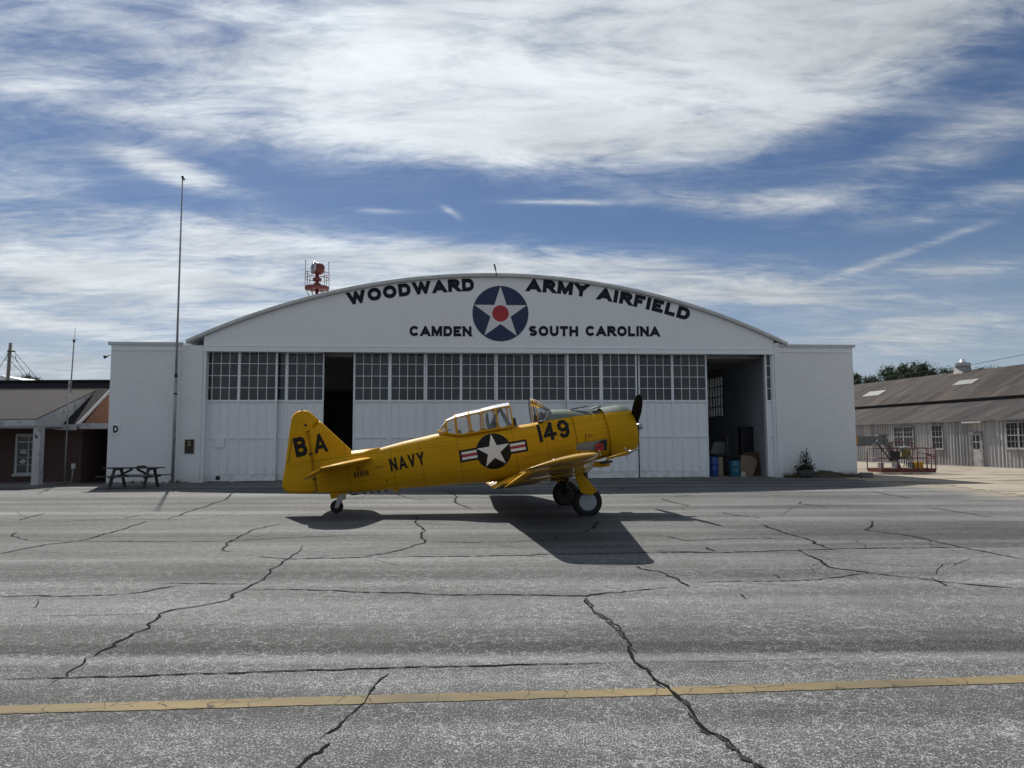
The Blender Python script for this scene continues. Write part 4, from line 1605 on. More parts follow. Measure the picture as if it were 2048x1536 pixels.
green_patch(frange(al(1081, 843, -.45).x, XF - .004, 20), line_z((1077, 844), (1139.7, 834.2)), lambda x: fus_sec(x, 160), 'antiglare_deck', fuselage)
green_patch(frange(XF + .014, XC - .03, 16), line_z((1139.7, 833.4), (1202, 826.4)), lambda x: acc_sec((x - XF - .006) / (XC - XF), 160), 'antiglare_deck', accy)
green_patch(frange(XC + .008, XN - .012, 40), line_z((1203, 826.2), (1249, 821.5)), lambda x: [Vector((x, cowl_r(x) * math.cos(2 * math.pi * q_ / 160), CZ + cowl_r(x) * math.sin(2 * math.pi * q_ / 160))) for q_ in range(160)], 'antiglare_deck', cowl)
# raised cooling louvres and the cowl flap on top
m = MB()
a, b = al(1139, 818.2), al(1174, 815.2)
m.bar(a + Vector((0, 0, -.01)), b + Vector((0, 0, .03)), .30, .022)
m.build('top_louvre', M_BLACK, accy)
m = MB()
a, b = al(1178, 817.0), al(1197, 812.8)
m.loft([[a + Vector((0, -.26, -.01)), a + Vector((0, .26, -.01)), a + Vector((0, .26, -.03)), a + Vector((0, -.26, -.03))],
        [b + Vector((0, -.24, .015)), b + Vector((0, .24, .015)), b + Vector((0, .24, -.03)), b + Vector((0, -.24, -.03))]], smooth=False)
m.build('cowl_flap', M_GREEN, accy)

# exhaust bay on the near side with its red plug
def pxpoly(pts, y=-.55): return [al2(*p, y) for p in pts]
decal([(pxpoly([(1154, 888.5), (1214.5, 877.5), (1216.5, 900.5), (1154.5, 900.8)], -.6), 0)], M_GREY, 'exhaust_bay', accy, .004)
bay = decal([(pxpoly([(1192, 900.6), (1191.5, 892), (1198, 884), (1206, 880), (1214.6, 878.5), (1216.6, 900.4)], -.6), 0)], M_DARK, 'exhaust_opening', accy, .007)
c = al(1200.2, 894.5, -.62)
s = skin(c.x, c.z, .0)
PM = Matrix.Translation((c.x, (s.y if s else -.6) - .01, c.z)) @ Matrix.Rotation(R(90), 4, 'X')
m = MB()
m.lathe([(.105, -.02), (.105, .05), (.095, .058), (.085, .052), (.02, .052)], PM, n=28)
plug = m.build('exhaust_plug', M_REDPLUG, accy)
m = MB()
m.bar((c.x + .00, c.y - .0, c.z), (c.x + .01, c.y, c.z), .01, .01)
m.v.clear(); m.f.clear(); m.s.clear(); m.mi.clear()
ys = (s.y if s else -.6) - .075
m.bar((c.x - .055, ys, c.z), (c.x + .055, ys, c.z + .008), .02, .02)
m.build('handle', M_DARK, plug)
m = MB()
m.bar((c.x - .03, ys - .005, c.z - .05), (c.x - .02, ys - .012, c.z - .20), .004, .022)
m.build('streamer', simple('pale_tape', (.6, .5, .35), .7), plug)
# panel latch line and small stencils on the cowling side
decal([(pxpoly([(1171.2, 867.5), (1172.3, 867.5), (1173.0, 887), (1171.8, 887)], -.62), 0)], M_AIRBLACK, 'panel_slot', accy, .004)
decal([(pxpoly([(1153, y0), (1213.5, y0 - 10.5), (1213.5, y0 - 9.9), (1153, y0 + .6)], -.62), 0) for y0 in (886.5,)], simple('seam_brown', (.12, .07, .01), .5), 'panel_seam', accy, .004)  # thin dark brown line along the panel joint
m_red = simple('stencil_red', (.25, .06, .02), .6)
for x0, x1, y0 in ((1174, 1186, 869.5), (1174, 1184, 871.8), (1174, 1187, 874.0), (1141, 1145, 894)):
    decal([(pxpoly([(x0, y0), (x1, y0 - (x1 - x0) * .10), (x1, y0 - (x1 - x0) * .10 + .9), (x0, y0 + .9)], -.62), 0)], m_red, 'small_stencil', accy, .0045)
decal([(pxpoly([(x0, 856.6 - (x0 - 1040) * .14), (x0 + 1.3, 856.4 - (x0 - 1040) * .14), (x0 + 1.3, 858.2 - (x0 - 1040) * .14), (x0, 858.4 - (x0 - 1040) * .14)], -.5), 0) for x0 in (1040, 1042.4, 1044.8, 1047.2, 1051, 1054, 1056.4, 1058.8, 1061.2, 1065, 1067.5)], M_AIRBLACK, 'sill_stencil', fuselage, .004)
# small fittings along the side
for x0, y0, r in ((772.8, 962.5, .022), (693, 978, .014), (1136, 848.6, .018), (1089, 859.5, .012)):
    decal([([(al2(x0, y0, -.4)[0] + r * math.cos(k * .524), al2(x0, y0, -.4)[1] + r * math.sin(k * .524)) for k in range(12)], 0)], M_DARK, 'access_hole', fuselage, .004)

# oil cooler scoop under the nose
a0, a1 = al(1183, 931.5), al(1216, 926.5)
m = MB()
def dsec(x, zt_, zb_, w): return [Vector((x, w * math.cos(R(18 * k)) , (zt_ + zb_) / 2 + (zt_ - zb_) / 2 * math.copysign(abs(math.sin(R(18 * k))) ** .6, math.sin(R(18 * k))))) for k in range(20)]
zc0, zc1 = a0.z, a1.z
m.loft([dsec(a0.x - .25, zc0 + .10, zc0 + .06, .06), dsec(a0.x, zc0 + .10, zc0 - .03, .15), dsec((a0.x + a1.x) / 2, zc1 + .09, zc1 - .07, .18), dsec(a1.x, zc1 + .08, zc1 - .075, .18), dsec(a1.x + .005, zc1 + .05, zc1 - .055, .155), dsec(a1.x - .15, zc1 + .05, zc1 - .05, .15)])
scoop = m.build('oil_cooler_scoop', M_YEL, plane)
m = MB()
a, b = al(1196, 923), al(1216, 918)
m.box((a.x, -.42, a.z - .06), (b.x, .42, b.z - .03))
m.build('cowl_gap_lip', M_BLACK, cowl)

# propeller
XP = al(1264, 855).x
hubM = Tm(XP, 0, CZ)
prop = MB()
prop.lathe([(.05, -.20), (.06, -.02), (.085, -.01), (.085, .09), (.05, .10)], hubM @ Matrix.Rotation(R(90), 4, 'Y'), n=20)
M_PROP = simple('matt_black_propeller', (.006, .006, .006), .6, var=.2, spec=.15)
propo = prop.build('propeller', M_PROP, plane)
m = MB()
m.lathe([(.06, .09), (.065, .12), (.085, .125), (.085, .235), (.075, .25), (.01, .255)], hubM @ Matrix.Rotation(R(90), 4, 'Y'), n=20)
m.build('hub_dome', M_ALU, propo)
ANG = 34.5
for sgn in (1, -1):
    # blade axis in the propeller disc: near blade raised towards the viewer
    dirv = Vector((0, -math.cos(R(ANG)), math.sin(R(ANG)))) * sgn
    side = Vector((1, 0, 0)).cross(dirv).normalized()
    m = MB()
    secs_ = []
    for r_, ch, th, tw in ((.05, .09, .08, 52), (.16, .10, .075, 52), (.32, .18, .055, 47), (.55, .245, .036, 42), (.80, .265, .026, 38), (1.05, .245, .018, 34), (1.22, .20, .012, 32), (1.32, .13, .009, 31), (1.37, .04, .006, 31)):
        c_ = hubM.translation + dirv * r_ + Vector((.02, 0, 0))
        a_ = R(tw)
        cx_ = side * math.cos(a_) + Vector((1, 0, 0)) * math.sin(a_)
        nx_ = -side * math.sin(a_) + Vector((1, 0, 0)) * math.cos(a_)
        secs_.append([c_ + cx_ * (ch / 2 * math.cos(2 * math.pi * k / 14)) + nx_ * (th / 2 * math.sin(2 * math.pi * k / 14)) for k in range(14)])
    m.loft(secs_)
    m.build('propeller_blade', M_PROP, propo)
    m = MB()
    cc = hubM.translation + side * .10 + dirv * .07
    m.tube([hubM.translation + dirv * .06, cc + Vector((.02, 0, 0)), cc + side * .05 + Vector((.05, 0, 0))], [.045, .055, .065], 10)
    m.build('counterweight', M_BLACK, propo)

# ---- fin and rudder
def outline_z1(pts, y=0.0):
    """points read off the enlarged tail view"""
    return [al(540 + a / 4.452, 760 + b / 4.452, y) for a, b in pts]


def slab(pts, thick, name, mat, parent, edge=.25, dz=None):
    """thin symmetric body from a side outline: full thickness inside, thin at the rim"""
    m = MB()
    n = len(pts)
    c = sum(pts, Vector()) / n
    inner = [p.lerp(c, edge) for p in pts]
    rings = []
    for s_, ps, th in ((-1, inner, thick), (-1, [p.lerp(c, edge * .25) for p in pts], thick * .55), (0, pts, 0), (1, [p.lerp(c, edge * .25) for p in pts], thick * .55), (1, inner, thick)):
        rings.append([p + Vector((0, s_ * th, 0)) for p in ps])
    m.loft(rings, True, True, True)
    return m.build(name, mat, parent)


rud = outline_z1([(327, 400), (402, 384), (436, 357), (410, 332), (392, 316), (377, 302), (355, 284), (330, 273), (300, 270), (270, 271), (240, 281), (215, 300), (199, 322), (190, 345), (172, 470), (150, 640), (128, 800), (108, 930), (111, 955), (122, 978), (145, 998), (185, 1008), (280, 1014), (410, 1006), (416, 990), (405, 900), (388, 800), (370, 690), (347, 540)])
rudder = slab(rud, .055, 'rudder', M_YEL, plane, .30)
fin = outline_z1([(334, 407), (406, 391), (440, 360), (483, 399), (560, 471), (650, 554), (715, 616), (745, 646), (775, 672), (790, 690), (760, 740), (600, 800), (420, 850), (402, 845), (385, 740), (360, 580)])
fino = slab(fin, .075, 'fin', M_YEL, plane, .35)
def flat_letter(ch, pts4, t, w, y, parent, name):
    """letter on a nearly flat vertical surface, given baseline start, baseline end and height (enlarged tail view)"""
    (a, b, h) = pts4
    pa, pb = outline_z1([a, b], y)
    d = Vector((pb.x - pa.x, pb.z - pa.z)); L = d.length; d.normalize()
    up = Vector((-d.y, d.x))
    polys, W_ = text_polys(ch, 1.0, t, w)
    H = h / 4.452 / F * 16.9
    m = MB()
    for p, li, *_ in polys:
        m.poly([(pa.x + d.x * x * L / W_ + up.x * z_ * H, y - .0006 * li, pa.z + d.y * x * L / W_ + up.y * z_ * H) for x, z_ in p])
    m.build(name, M_AIRBLACK, parent, fix=False)


flat_letter('B', ((236, 690), (342, 666), 172), .23, .86, -.064, rudder, 'letter_b')
flat_letter('A', ((404, 655), (516, 635), 170), .20, .86, -.084, fino, 'letter_a')
m = MB()
pa = outline_z1([(165, 725), (196, 525)], -.058)
m.bar(pa[0], pa[1], .012, .012)
pb_ = outline_z1([(137, 738), (168, 725)], -.056)
m.bar(pb_[0], pb_[1], .010, .010)
m.build('trim_tab_hinge', simple('dark_yellow_seam', (.10, .06, .01), .6), rudder)
for a in ((318, 403), (361, 658), (397, 880)):
    m = MB()
    q_ = outline_z1([a], -.05)[0]
    m.box((q_.x - .035, q_.y - .025, q_.z - .022), (q_.x + .03, q_.y + .03, q_.z + .022))
    m.build('rudder_hinge', M_DARK, fino)
m = MB()
pts = outline_z1([(330, 400), (347, 520), (362, 640), (382, 760), (402, 870), (416, 990)], -.034)
m.tube(pts, .007, 6)
m.build('hinge_gap', M_DARK, fino)
m = MB()
m.tube(outline_z1([(330, 400), (347, 520), (362, 640), (382, 760), (402, 870), (416, 990)], 0), .034, 8)
m.build('rudder_post', M_YEL, fino)
m = MB()
q_ = outline_z1([(285, 270)])[0]
m.lathe([(.012, -.02), (.02, .0), (.012, .04), (.002, .05)], Tm(*q_), n=10)
m.build('tail_light', M_ALU, rudder)

# ---- wings and tailplane: lofted aerofoil sections
def foil(y, xle, zle, chord, tc, inc=0.0, c0=0.0, c1=1.0, n=14, camber=.02):
    """closed section between chord fractions c0 and c1"""
    fr = [c0 + (c1 - c0) * (1 - math.cos(math.pi * i / n)) / 2 for i in range(n + 1)]
    def th(f): return 5 * tc * (.2969 * math.sqrt(max(f, 0)) - .126 * f - .3516 * f * f + .2843 * f ** 3 - .1015 * f ** 4) + .0012
    def cm(f): return camber * 4 * f * (1 - f)
    up = [(f, cm(f) + th(f)) for f in fr]
    lo = [(f, cm(f) - th(f)) for f in reversed(fr)]
    c, s = math.cos(R(inc)), math.sin(R(inc))
    return [Vector((xle - chord * (f * c + h * s), y, zle + chord * (h * c - f * s))) for f, h in up + lo]


RX_LE, RZ_LE, RCH = .27, 1.085, 2.30
YC = 1.42                    # end of the centre section
DIH = math.tan(R(6.5))
def wing_at(y):
    """leading edge x, z, chord at span station y (positive)"""
    if y <= YC:
        return RX_LE, RZ_LE, RCH
    f = (y - YC) / (5.85 - YC)
    xle = RX_LE - 0.86 * f
    xte = RX_LE - RCH + .14 * f
    return xle, RZ_LE + (y - YC) * DIH, xle - xte


def wsec(y, sg, c1=1.0, squeeze=None):
    xle, zle, ch = wing_at(min(y, 5.85) if squeeze else y)
    if y > 5.85:
        xle, zle, ch = wing_at(5.85)
        zle += (y - 5.85) * DIH
    tc = float(np.interp(y, [0, YC, 5.85], [.155, .15, .105]))
    inc = float(np.interp(y, [0, YC, 5.85], [2.0, 2.0, 1.2]))
    if squeeze:
        a_, b_, k_ = squeeze
        xle, ch = xle - ch * a_, ch * (1 - a_ - b_)
        tc *= k_
    return foil(sg * y, xle, zle, ch, tc, inc, 0.0, c1)


AIL0, AIL1, AILC = 3.15, 5.60, .79
for sg in (-1, 1):
    m = MB()
    m.loft([wsec(y, sg) for y in (0.0, .5, YC)])
    m.loft([wsec(y, sg) for y in (YC, 2.0, 2.6, AIL0)], caps=True)
    m.loft([wsec(y, sg, AILC) for y in (AIL0, 3.6, 4.2, 4.9, AIL1)], caps=True)
    tip = [wsec(AIL1, sg), wsec(5.85, sg)]
    for k in range(1, 9):
        s_ = k / 8
        e = 1 - math.sqrt(max(0, 1 - s_ ** 2.0))
        tip.append(wsec(5.85 + .52 * s_, sg, 1.0, (.22 * e, .12 * e, max(.12, max(0.0, 1 - s_ ** 2.6) ** .5))))
    m.loft(tip)
    wing = m.build('wing', M_YELW, plane)
    # aileron, drooping a little on the near side
    DR = 13.0 if sg < 0 else -6.0
    m = MB()
    secs_ = []
    for y in (AIL0 + .015, 3.8, 4.5, 5.1, AIL1 - .015):
        s_ = wsec(y, sg, 1.0)
        xle, zle, ch = wing_at(y)
        tc = float(np.interp(y, [0, YC, 5.85], [.155, .15, .105])); inc = float(np.interp(y, [0, YC, 5.85], [2.0, 2.0, 1.2]))
        pts = foil(sg * y, xle, zle, ch, tc, inc, AILC + .006, 1.0, 8)
        piv = (pts[0] + pts[-1]) / 2
        rot = Matrix.Translation(piv) @ Matrix.Rotation(R(-DR), 4, 'Y') @ Matrix.Translation(-piv)
        secs_.append([rot @ p for p in pts])
    m.loft(secs_)
    m.build('aileron', M_YEL, plane)
    # wing root fillet strip
    m = MB()
    y_ = YC
    xle, zle, ch = wing_at(y_)
    sec = wsec(y_, sg)
    cen = sum(sec, Vector()) / len(sec)
    m.loft([[p + (p - cen).normalized() * .006 + Vector((0, d_y, 0)) for p in sec] for d_y in (-.02, .02)], caps=False)
    m.build('joint_strip', M_YEL, wing)
# pitot boom
PB = al(1213, 918, -5.3)
PT = al(1257.5, 904.0, -5.3)
PE = al(1278, 898.5, -5.3)
m = MB()
m.tube([PB, PT], .022, 10)
pit = m.build('pitot_boom', M_YEL, plane)
m = MB()
m.tube([PT - (PT - PB).normalized() * .02, PT + (PE - PT) * .35, PE], [.026, .018, .012], 10)
q1 = PT + (PT - PB).normalized() * -.01
m.tube([q1, q1 + Vector((-.04, 0, .07)), q1 + Vector((-.05, 0, .085))], [.016, .012, .008], 8)
m.build('pitot_head', M_ALU, pit)
# antenna stub and cap on the wing upper surface
m = MB()
q_ = wsec(5.0, -1)[7]
m.lathe([(.035, -.02), (.035, .02), (.012, .035)], Tm(*q_), n=10)
m.build('fuel_cap', M_ALU, plane)

# tailplane: hinge line read from the photo, elevators drooped
HZ = al(640, 932, 0).z
TH0 = al(664, 925, 0).x        # elevator hinge line
TZ = ztop(TH0) - .17
for sg in (-1, 1):
    m = MB()
    secs_ = []
    for y, fch, k_ in ((.05, 1.0, 1), (.5, .90, 1), (1.0, .79, 1), (1.5, .66, 1), (1.8, .56, .9), (1.97, .42, .7), (2.04, .28, .4)):
        ch = .98 * fch
        secs_.append(foil(sg * y, TH0 + ch, TZ + .01, ch / .93, .085 * k_ / max(.6, fch) , 0.0, 0, .93, 10, 0))
    m.loft(secs_)
    m.build('stabilizer', M_YEL, plane)
    m = MB()
    secs_ = []
    DRE = 21.0
    for y, cl_ in ((.16, .36), (.30, .50), (.9, .52), (1.5, .50), (1.85, .43), (2.02, .30), (2.07, .16)):
        c, s_ = math.cos(R(DRE)), math.sin(R(DRE))
        prof_ = [(.02, .034), (-.05, .036), (-.6 * cl_, .018), (-cl_, .003), (-cl_, -.003), (-.6 * cl_, -.018), (-.05, -.036), (.02, -.034)]
        secs_.append([Vector((TH0 + a * c + b * s_ * 1, sg * y, TZ + b * c + a * s_)) for a, b in prof_])
    m.loft(secs_)
    m.build('elevator', M_YEL, plane)
# fillet where fin, tailplane and fuselage meet
m = MB()
xa, xb = al(640, 930).x, al(760, 896).x
for sg in (-1, 1):
    m.loft([[Vector((x, sg * y, z)) for y, z in ((.02, ztop(x) + .10 * f), (.10, ztop(x) + .02 * f), (.22 * f + .06, TZ + .05), (.20 * f + .04, TZ - .06), (.02, TZ - .05))] for x, f in ((xa, .8), (al(690, 910).x, 1), (al(725, 906).x, .9), (xb, .15))], caps=True)
m.build('tail_fillet', M_YEL, fuselage)

# ---- canopy: glass shell, pale top panels, yellow frames
CT = [(876.5, 861.5), (891.7, 839.7), (909.5, 830.1), (934.9, 823.8), (961.6, 818.4), (988.2, 811.7), (1015.5, 806.7)]
CS = [(878, 862.5), (894, 866), (915.5, 870.4), (944, 866), (968, 862), (996, 857.5), (1026, 852.2)]
def can_sec(ct, cs, w0, n=17):
    """section running from the near sill over the top to the far sill"""
    a, b = al(*ct), al(*cs, -.42)
    key = [(-1.0, 0.0), (-.97, .30), (-.88, .60), (-.70, .84), (-.40, .965), (0, 1.0)]
    out = []
    for k in range(n):
        f = k / (n - 1) * 2
        g_ = f if f <= 1 else 2 - f
        g_ = g_ * (len(key) - 1)
        i = min(int(g_), len(key) - 2)
        w = key[i][0] + (key[i + 1][0] - key[i][0]) * (g_ - i)
        h = key[i][1] + (key[i + 1][1] - key[i][1]) * (g_ - i)
        out.append(Vector((b.x + (a.x - b.x) * h, (w if f <= 1 else -w) * w0, b.z + (a.z - b.z) * h)))
    return out


CW = [.24, .34, .40, .42, .43, .435, .44]
csec = [can_sec(CT[i], CS[i], CW[i]) for i in range(7)]
cano = MB()
NF = 17
for i in range(7):
    r_ = .021 if i not in (0,) else .014
    cano.tube(csec[i], r_, 6)
for idx in (0, 16):
    cano.tube([s[idx] for s in csec], .022, 6)
for idx in (5, 11):
    cano.tube([s[idx] for s in csec[1:]], .013, 6)
# rounded gussets in the corners of the panes
for i in range(2, 6):
    for idx in (0, 16):
        for (p, q1, q2) in ((csec[i][idx], csec[i + 1][idx], csec[i][abs(idx - 2)]), (csec[i + 1][idx], csec[i][idx], csec[i + 1][abs(idx - 2)])):
            cano.poly([p, p + (q1 - p).normalized() * .10, p + (q2 - p).normalized() * .10])
    for idx, up_ in ((5, 3), (11, 13)):
        for (p, q1, q2) in ((csec[i][idx], csec[i + 1][idx], csec[i][up_]), (csec[i + 1][idx], csec[i][idx], csec[i + 1][up_])):
            cano.poly([p, p + (q1 - p).normalized() * .08, p + (q2 - p).normalized() * .08])
canopy = cano.build('canopy', M_YEL, plane, fix=False)
for i in range(6):
    for rng in (range(0, 6), range(11, 17)):
        m = MB()
        m.loft([[csec[i][k] for k in rng], [csec[i + 1][k] for k in rng]], closed=False, caps=False)
        m.build('canopy_pane', M_CANOPY, canopy)
m = MB()
for i in range(6):
    up_ = .012 if i in (2, 3) else (.03 if i > 3 else 0)
    m.loft([[csec[j][k] + Vector((0, 0, up_ * .5 + .006)) for k in range(5, 12)] for j in (i, i + 1)], closed=False, caps=False)
m.build('canopy_top', M_CTOP, canopy)

# windshield
wt = al(1064, 798.5)
wb = al(1097, 820.2)
w_sill_n = al(1077, 843.0, -.43)
hw = .30
arch_ = []
for k in range(13):
    a = R(180 * k / 12)
    y = -.43 * math.copysign(abs(math.cos(a)) ** .7, math.cos(a))
    h = abs(math.sin(a)) ** .8
    arch_.append(Vector((w_sill_n.x + (wt.x - w_sill_n.x) * h, y, w_sill_n.z + (wt.z - w_sill_n.z) * h)))
m = MB()
m.tube(arch_, .013, 8)
wm = MB()
b_n = [Vector((wb.x, -.20, wb.z)), Vector((wb.x, .20, wb.z))]
fa = [arch_[4], arch_[8]]
low_n = al(1089, 841.5, -.44)
for i, sg in ((0, -1), (1, 1)):
    wm.tube([fa[i], b_n[i]], .018, 8)
    wm.tube([b_n[i], Vector((low_n.x, sg * .44, low_n.z)), Vector((w_sill_n.x, sg * .43, w_sill_n.z))], .014, 8)
wm.tube(b_n, .014, 8)
wsh = m.build('windshield', M_YEL, plane)
wm.build('windshield_frame', simple('silver_frame', (.42, .43, .43), .4, var=.1), wsh)
m = MB()
m.poly([fa[0], b_n[0], b_n[1], fa[1], arch_[7], arch_[6], arch_[5]])
m.poly([fa[0]] + arch_[3::-1] + [Vector((low_n.x, -.44, low_n.z)), b_n[0]])
m.poly([fa[1]] + arch_[9:] + [Vector((low_n.x, .44, low_n.z)), b_n[1]])
m.build('windshield_glass', M_CANOPY, wsh)
m = MB()
m.bar(fa[0] + Vector((.03, .05, .03)), b_n[0] + Vector((.0, .05, .03)), .10, .012, up=(.5, 0, 1))
m.bar(fa[1] + Vector((.03, -.05, .03)), b_n[1] + Vector((.0, -.05, .03)), .10, .012, up=(.5, 0, 1))
m.build('windshield_post', M_CTOP, wsh)
m = MB()
m.tube([a + Vector((-.05, 0, .015)) for a in arch_], .014, 8)
m.build('rear_bow', M_BLACK, wsh)

# cockpit fittings seen through the glass
def cz(x): return ztop(x)
m = MB()
def seat(x):
    z = cz(x)
    m.box((x - .05, -.20, z - .10), (x + .0, .20, z + .30))
    m.box((x - .03, -.13, z + .30), (x + .01, .13, z + .42))
seat(al(978, 850).x)
m.build('pilot_seat', M_COCK, plane)
m = MB()
xh = al(1001, 850).x
for sg in (-1, 1):
    m.tube([(xh - .30, sg * .26, cz(xh)), (xh + .05, sg * .18, cz(xh) + .50)], .028, 8)
    m.tube([(xh + .22, sg * .26, cz(xh)), (xh + .05, sg * .18, cz(xh) + .50)], .022, 8)
m.tube([(xh + .05, -.18, cz(xh) + .50), (xh + .05, .18, cz(xh) + .50)], .028, 8)
m.build('rollover_bar', M_COCK, plane)
m = MB()
xi = al(988, 850).x
m.loft([[Vector((xi + dx, w * math.cos(R(a)), cz(xi) - .03 + h * math.sin(R(a)))) for a in range(0, 181, 15)] for dx, w, h in ((-.02, .34, .24), (.10, .33, .22))], closed=True)
m.build('rear_instrument_panel', M_BLACK, plane)
m = MB()
xi = al(1085, 845).x
m.loft([[Vector((xi + dx, w * math.cos(R(a)), cz(al(1070, 845).x) - .02 + h * math.sin(R(a)))) for a in range(0, 181, 15)] for dx, w, h in ((-.16, .36, .22), (.02, .36, .26))], closed=True)
m.build('instrument_hood', M_BLACK, plane)
m = MB()
xs_ = al(1030, 850).x
m.box((xs_ - .03, -.19, cz(xs_) - .05), (xs_ + .02, .19, cz(xs_) + .20))
m.build('front_seat_back', M_BLACK, plane)
m = MB()
m.box((al(920, 868).x, -.34, cz(al(980, 850).x) - .42), (al(1070, 846).x, .34, cz(al(980, 850).x) - .41))
m.build('cockpit_floor', M_DARK, plane)
m = MB()
q_ = al(905, 868, -.2)
m.tube([q_ + Vector((-.1, 0, -.02)), q_ + Vector((-.1, 0, .10)), q_ + Vector((0, 0, .12))], .012, 6)
q_ = al(919, 868, -.1)
m.box((q_.x - .05, q_.y - .06, q_.z - .05), (q_.x + .05, q_.y + .06, q_.z + .10))
m.build('rear_fitting', M_COCK, plane)

# ---- main gear
def wheel(parent, c, near_):
    W_ = Matrix.Translation(c) @ Matrix.Rotation(R(90), 4, 'X')
    m = MB()
    m.lathe([(.20, -.085), (.235, -.10), (.29, -.108), (.325, -.085), (.342, -.045), (.345, 0), (.342, .045), (.325, .085), (.29, .108), (.235, .10), (.20, .085)], W_, n=40)
    w = m.build('wheel', M_RUBBER, parent)
    m = MB()
    m.lathe([(.02, .092), (.17, .098), (.192, .100), (.196, .088), (.206, .088), (.208, .075)], W_, n=36)
    m.build('hub_cap', M_HUB, w)
    m = MB()
    m.lathe([(.20, -.080), (.19, -.09), (.165, -.09), (.155, -.06), (.06, -.055), (.055, -.10), (.02, -.105)], W_, n=28)
    for k in range(6):
        a = R(60 * k)
        m.bar(W_ @ Vector((.05 * math.cos(a), .05 * math.sin(a), -.075)), W_ @ Vector((.18 * math.cos(a), .18 * math.sin(a), -.082)), .03, .02)
    m.build('wheel_rim', simple('dark_wheel_metal', (.06, .06, .062), .45, metal=.6), w)
    return w


near_c = al(1174, 1003.5, -1.30)
far_c = Vector((near_c.x, 1.30, near_c.z))
for c, sg in ((near_c, -1), (far_c, 1)):
    leg = MB()
    xa_, za_ = wing_at(1.3)[0] - .12, wing_at(1.3)[1] - .12
    yi = c.y + (.16 if sg < 0 else -.16)
    leg.tube([(xa_, yi, za_ + .10), (xa_ + (c.x - xa_) * .45, yi, za_ + (c.z - za_) * .45)], .065, 12)
    leg.tube([(xa_ + (c.x - xa_) * .40, yi, za_ + (c.z - za_) * .40), (c.x, yi, c.z)], .042, 12)
    leg.tube([(c.x, yi, c.z), (c.x, c.y, c.z)], .045, 12)
    leg.tube([(xa_ - .05, yi, za_ - .05), (c.x - .16, yi - .0, c.z + .30), (c.x - .03, yi, c.z + .05)], .016, 6)
    gear = leg.build('landing_gear', M_BLACK, plane)
    wheel(gear, c, sg < 0) if sg < 0 else None
    if sg > 0:
        W2 = MB()
        # the far wheel shows its inner side to the viewer: same wheel, mirrored
        wf = wheel(gear, c, False)
        for ob in [wf] + list(wf.children):
            me = ob.data
            for v in me.vertices:
                v.co.y = 2 * c.y - v.co.y
            me.flip_normals()
    # yellow fairing plate
    yo = c.y + sg * .135
    pts = [(1147.5, 945), (1158, 941), (1166, 949), (1194, 981.6), (1190, 985.5), (1182.6, 990.6), (1172, 988.6), (1161, 985.5), (1155, 968)]
    ps = [al(px, py, -1.43) for px, py in pts]
    m = MB()
    n_ = len(ps)
    m.loft([[Vector((p.x, yo + sg * .0, p.z)) for p in ps], [Vector((p.x, yo + sg * .018, p.z)) for p in ps], [Vector((p.x * .9 + .1 * sum(q.x for q in ps) / n_, yo + sg * .03, p.z * .9 + .1 * sum(q.z for q in ps) / n_)) for p in ps]], smooth=False)
    m.build('gear_fairing', M_YEL, gear)

# ---- tail wheel and hook
tw = al(673.6, 1013.2, -.03)
m = MB()
pa = [al(660, 986, 0), al(694, 984, 0), al(690, 994, 0), al(663, 997, 0)]
m.loft([[Vector((p.x, y, p.z)) for p in pa] for y in (-.09, .09)], smooth=False)
tf = m.build('tail_wheel_fairing', M_YEL, plane)
m = MB()
a_, b_ = al(684, 988, -.0), tw
for y in (-.085, .085):
    m.loft([[Vector((a_.x - w, y + t_, a_.z)), Vector((a_.x + w, y + t_, a_.z)), Vector((b_.x + w * .55, y + t_, b_.z - .02)), Vector((b_.x - w * .55, y + t_, b_.z - .02))] for t_, w in ((-.012, .085), (.012, .085))], smooth=False)
m.loft([[Vector((a_.x - .08, y, a_.z - .0)), Vector((a_.x + .085, y, a_.z)), Vector((a_.x + .06, y, a_.z - .14)), Vector((a_.x - .08, y, a_.z - .12))] for y in (-.085, .085)], smooth=False)
tg = m.build('tail_wheel_fork', simple('pale_grey_fork', (.36, .37, .38), .45, var=.15, scale=8), plane)
TWM = Matrix.Translation(tw) @ Matrix.Rotation(R(90), 4, 'X')
m = MB()
m.lathe([(.07, -.055), (.10, -.06), (.135, -.05), (.152, -.025), (.155, 0), (.152, .025), (.135, .05), (.10, .06), (.07, .055)], TWM, n=30)
twl = m.build('tail_wheel', M_RUBBER, plane)
m = MB()
m.lathe([(.02, -.07), (.03, -.065), (.05, -.05), (.075, -.052), (.08, -.04), (.08, .04), (.075, .052), (.05, .05), (.03, .065), (.02, .07)], TWM, n=24)
m.build('hub', simple('hub_tan', (.28, .25, .19), .5), twl)
# tail hook stowed under the fuselage, black and white bands
ha, hb = al(704, 989.5), al(790, 979.5)
m = MB()
nb = 12
for i in range(nb):
    m.cur = 0 if i in (0, 1, 3, 5, 7, 9) else 1
    if i in (3, 5, 7, 9):
        pass
    p, q_ = ha.lerp(hb, i / nb), ha.lerp(hb, (i + 1) / nb)
    m.tube([p, q_], .014 if i > 2 else .018, 8)
m.cur = 0
m.tube([ha, ha + Vector((-.04, 0, .05)), ha + Vector((-.02, 0, .12))], .018, 8)
p = ha.lerp(hb, .33)
m.tube([p, p + Vector((0, 0, .08))], .008, 6)
m.build('tail_hook', [M_BLACK, simple('hook_white', (.55, .55, .53), .6)], plane)
m = MB()
q1, q2, q3 = al(783, 978), al(803, 976.5), al(791, 985.5)
m.loft([[Vector((p.x, y, p.z)) for p in (q1, q2, q3)] for y in (-.03, .03)], smooth=False)
m.build('hook_bracket', M_YEL, plane)

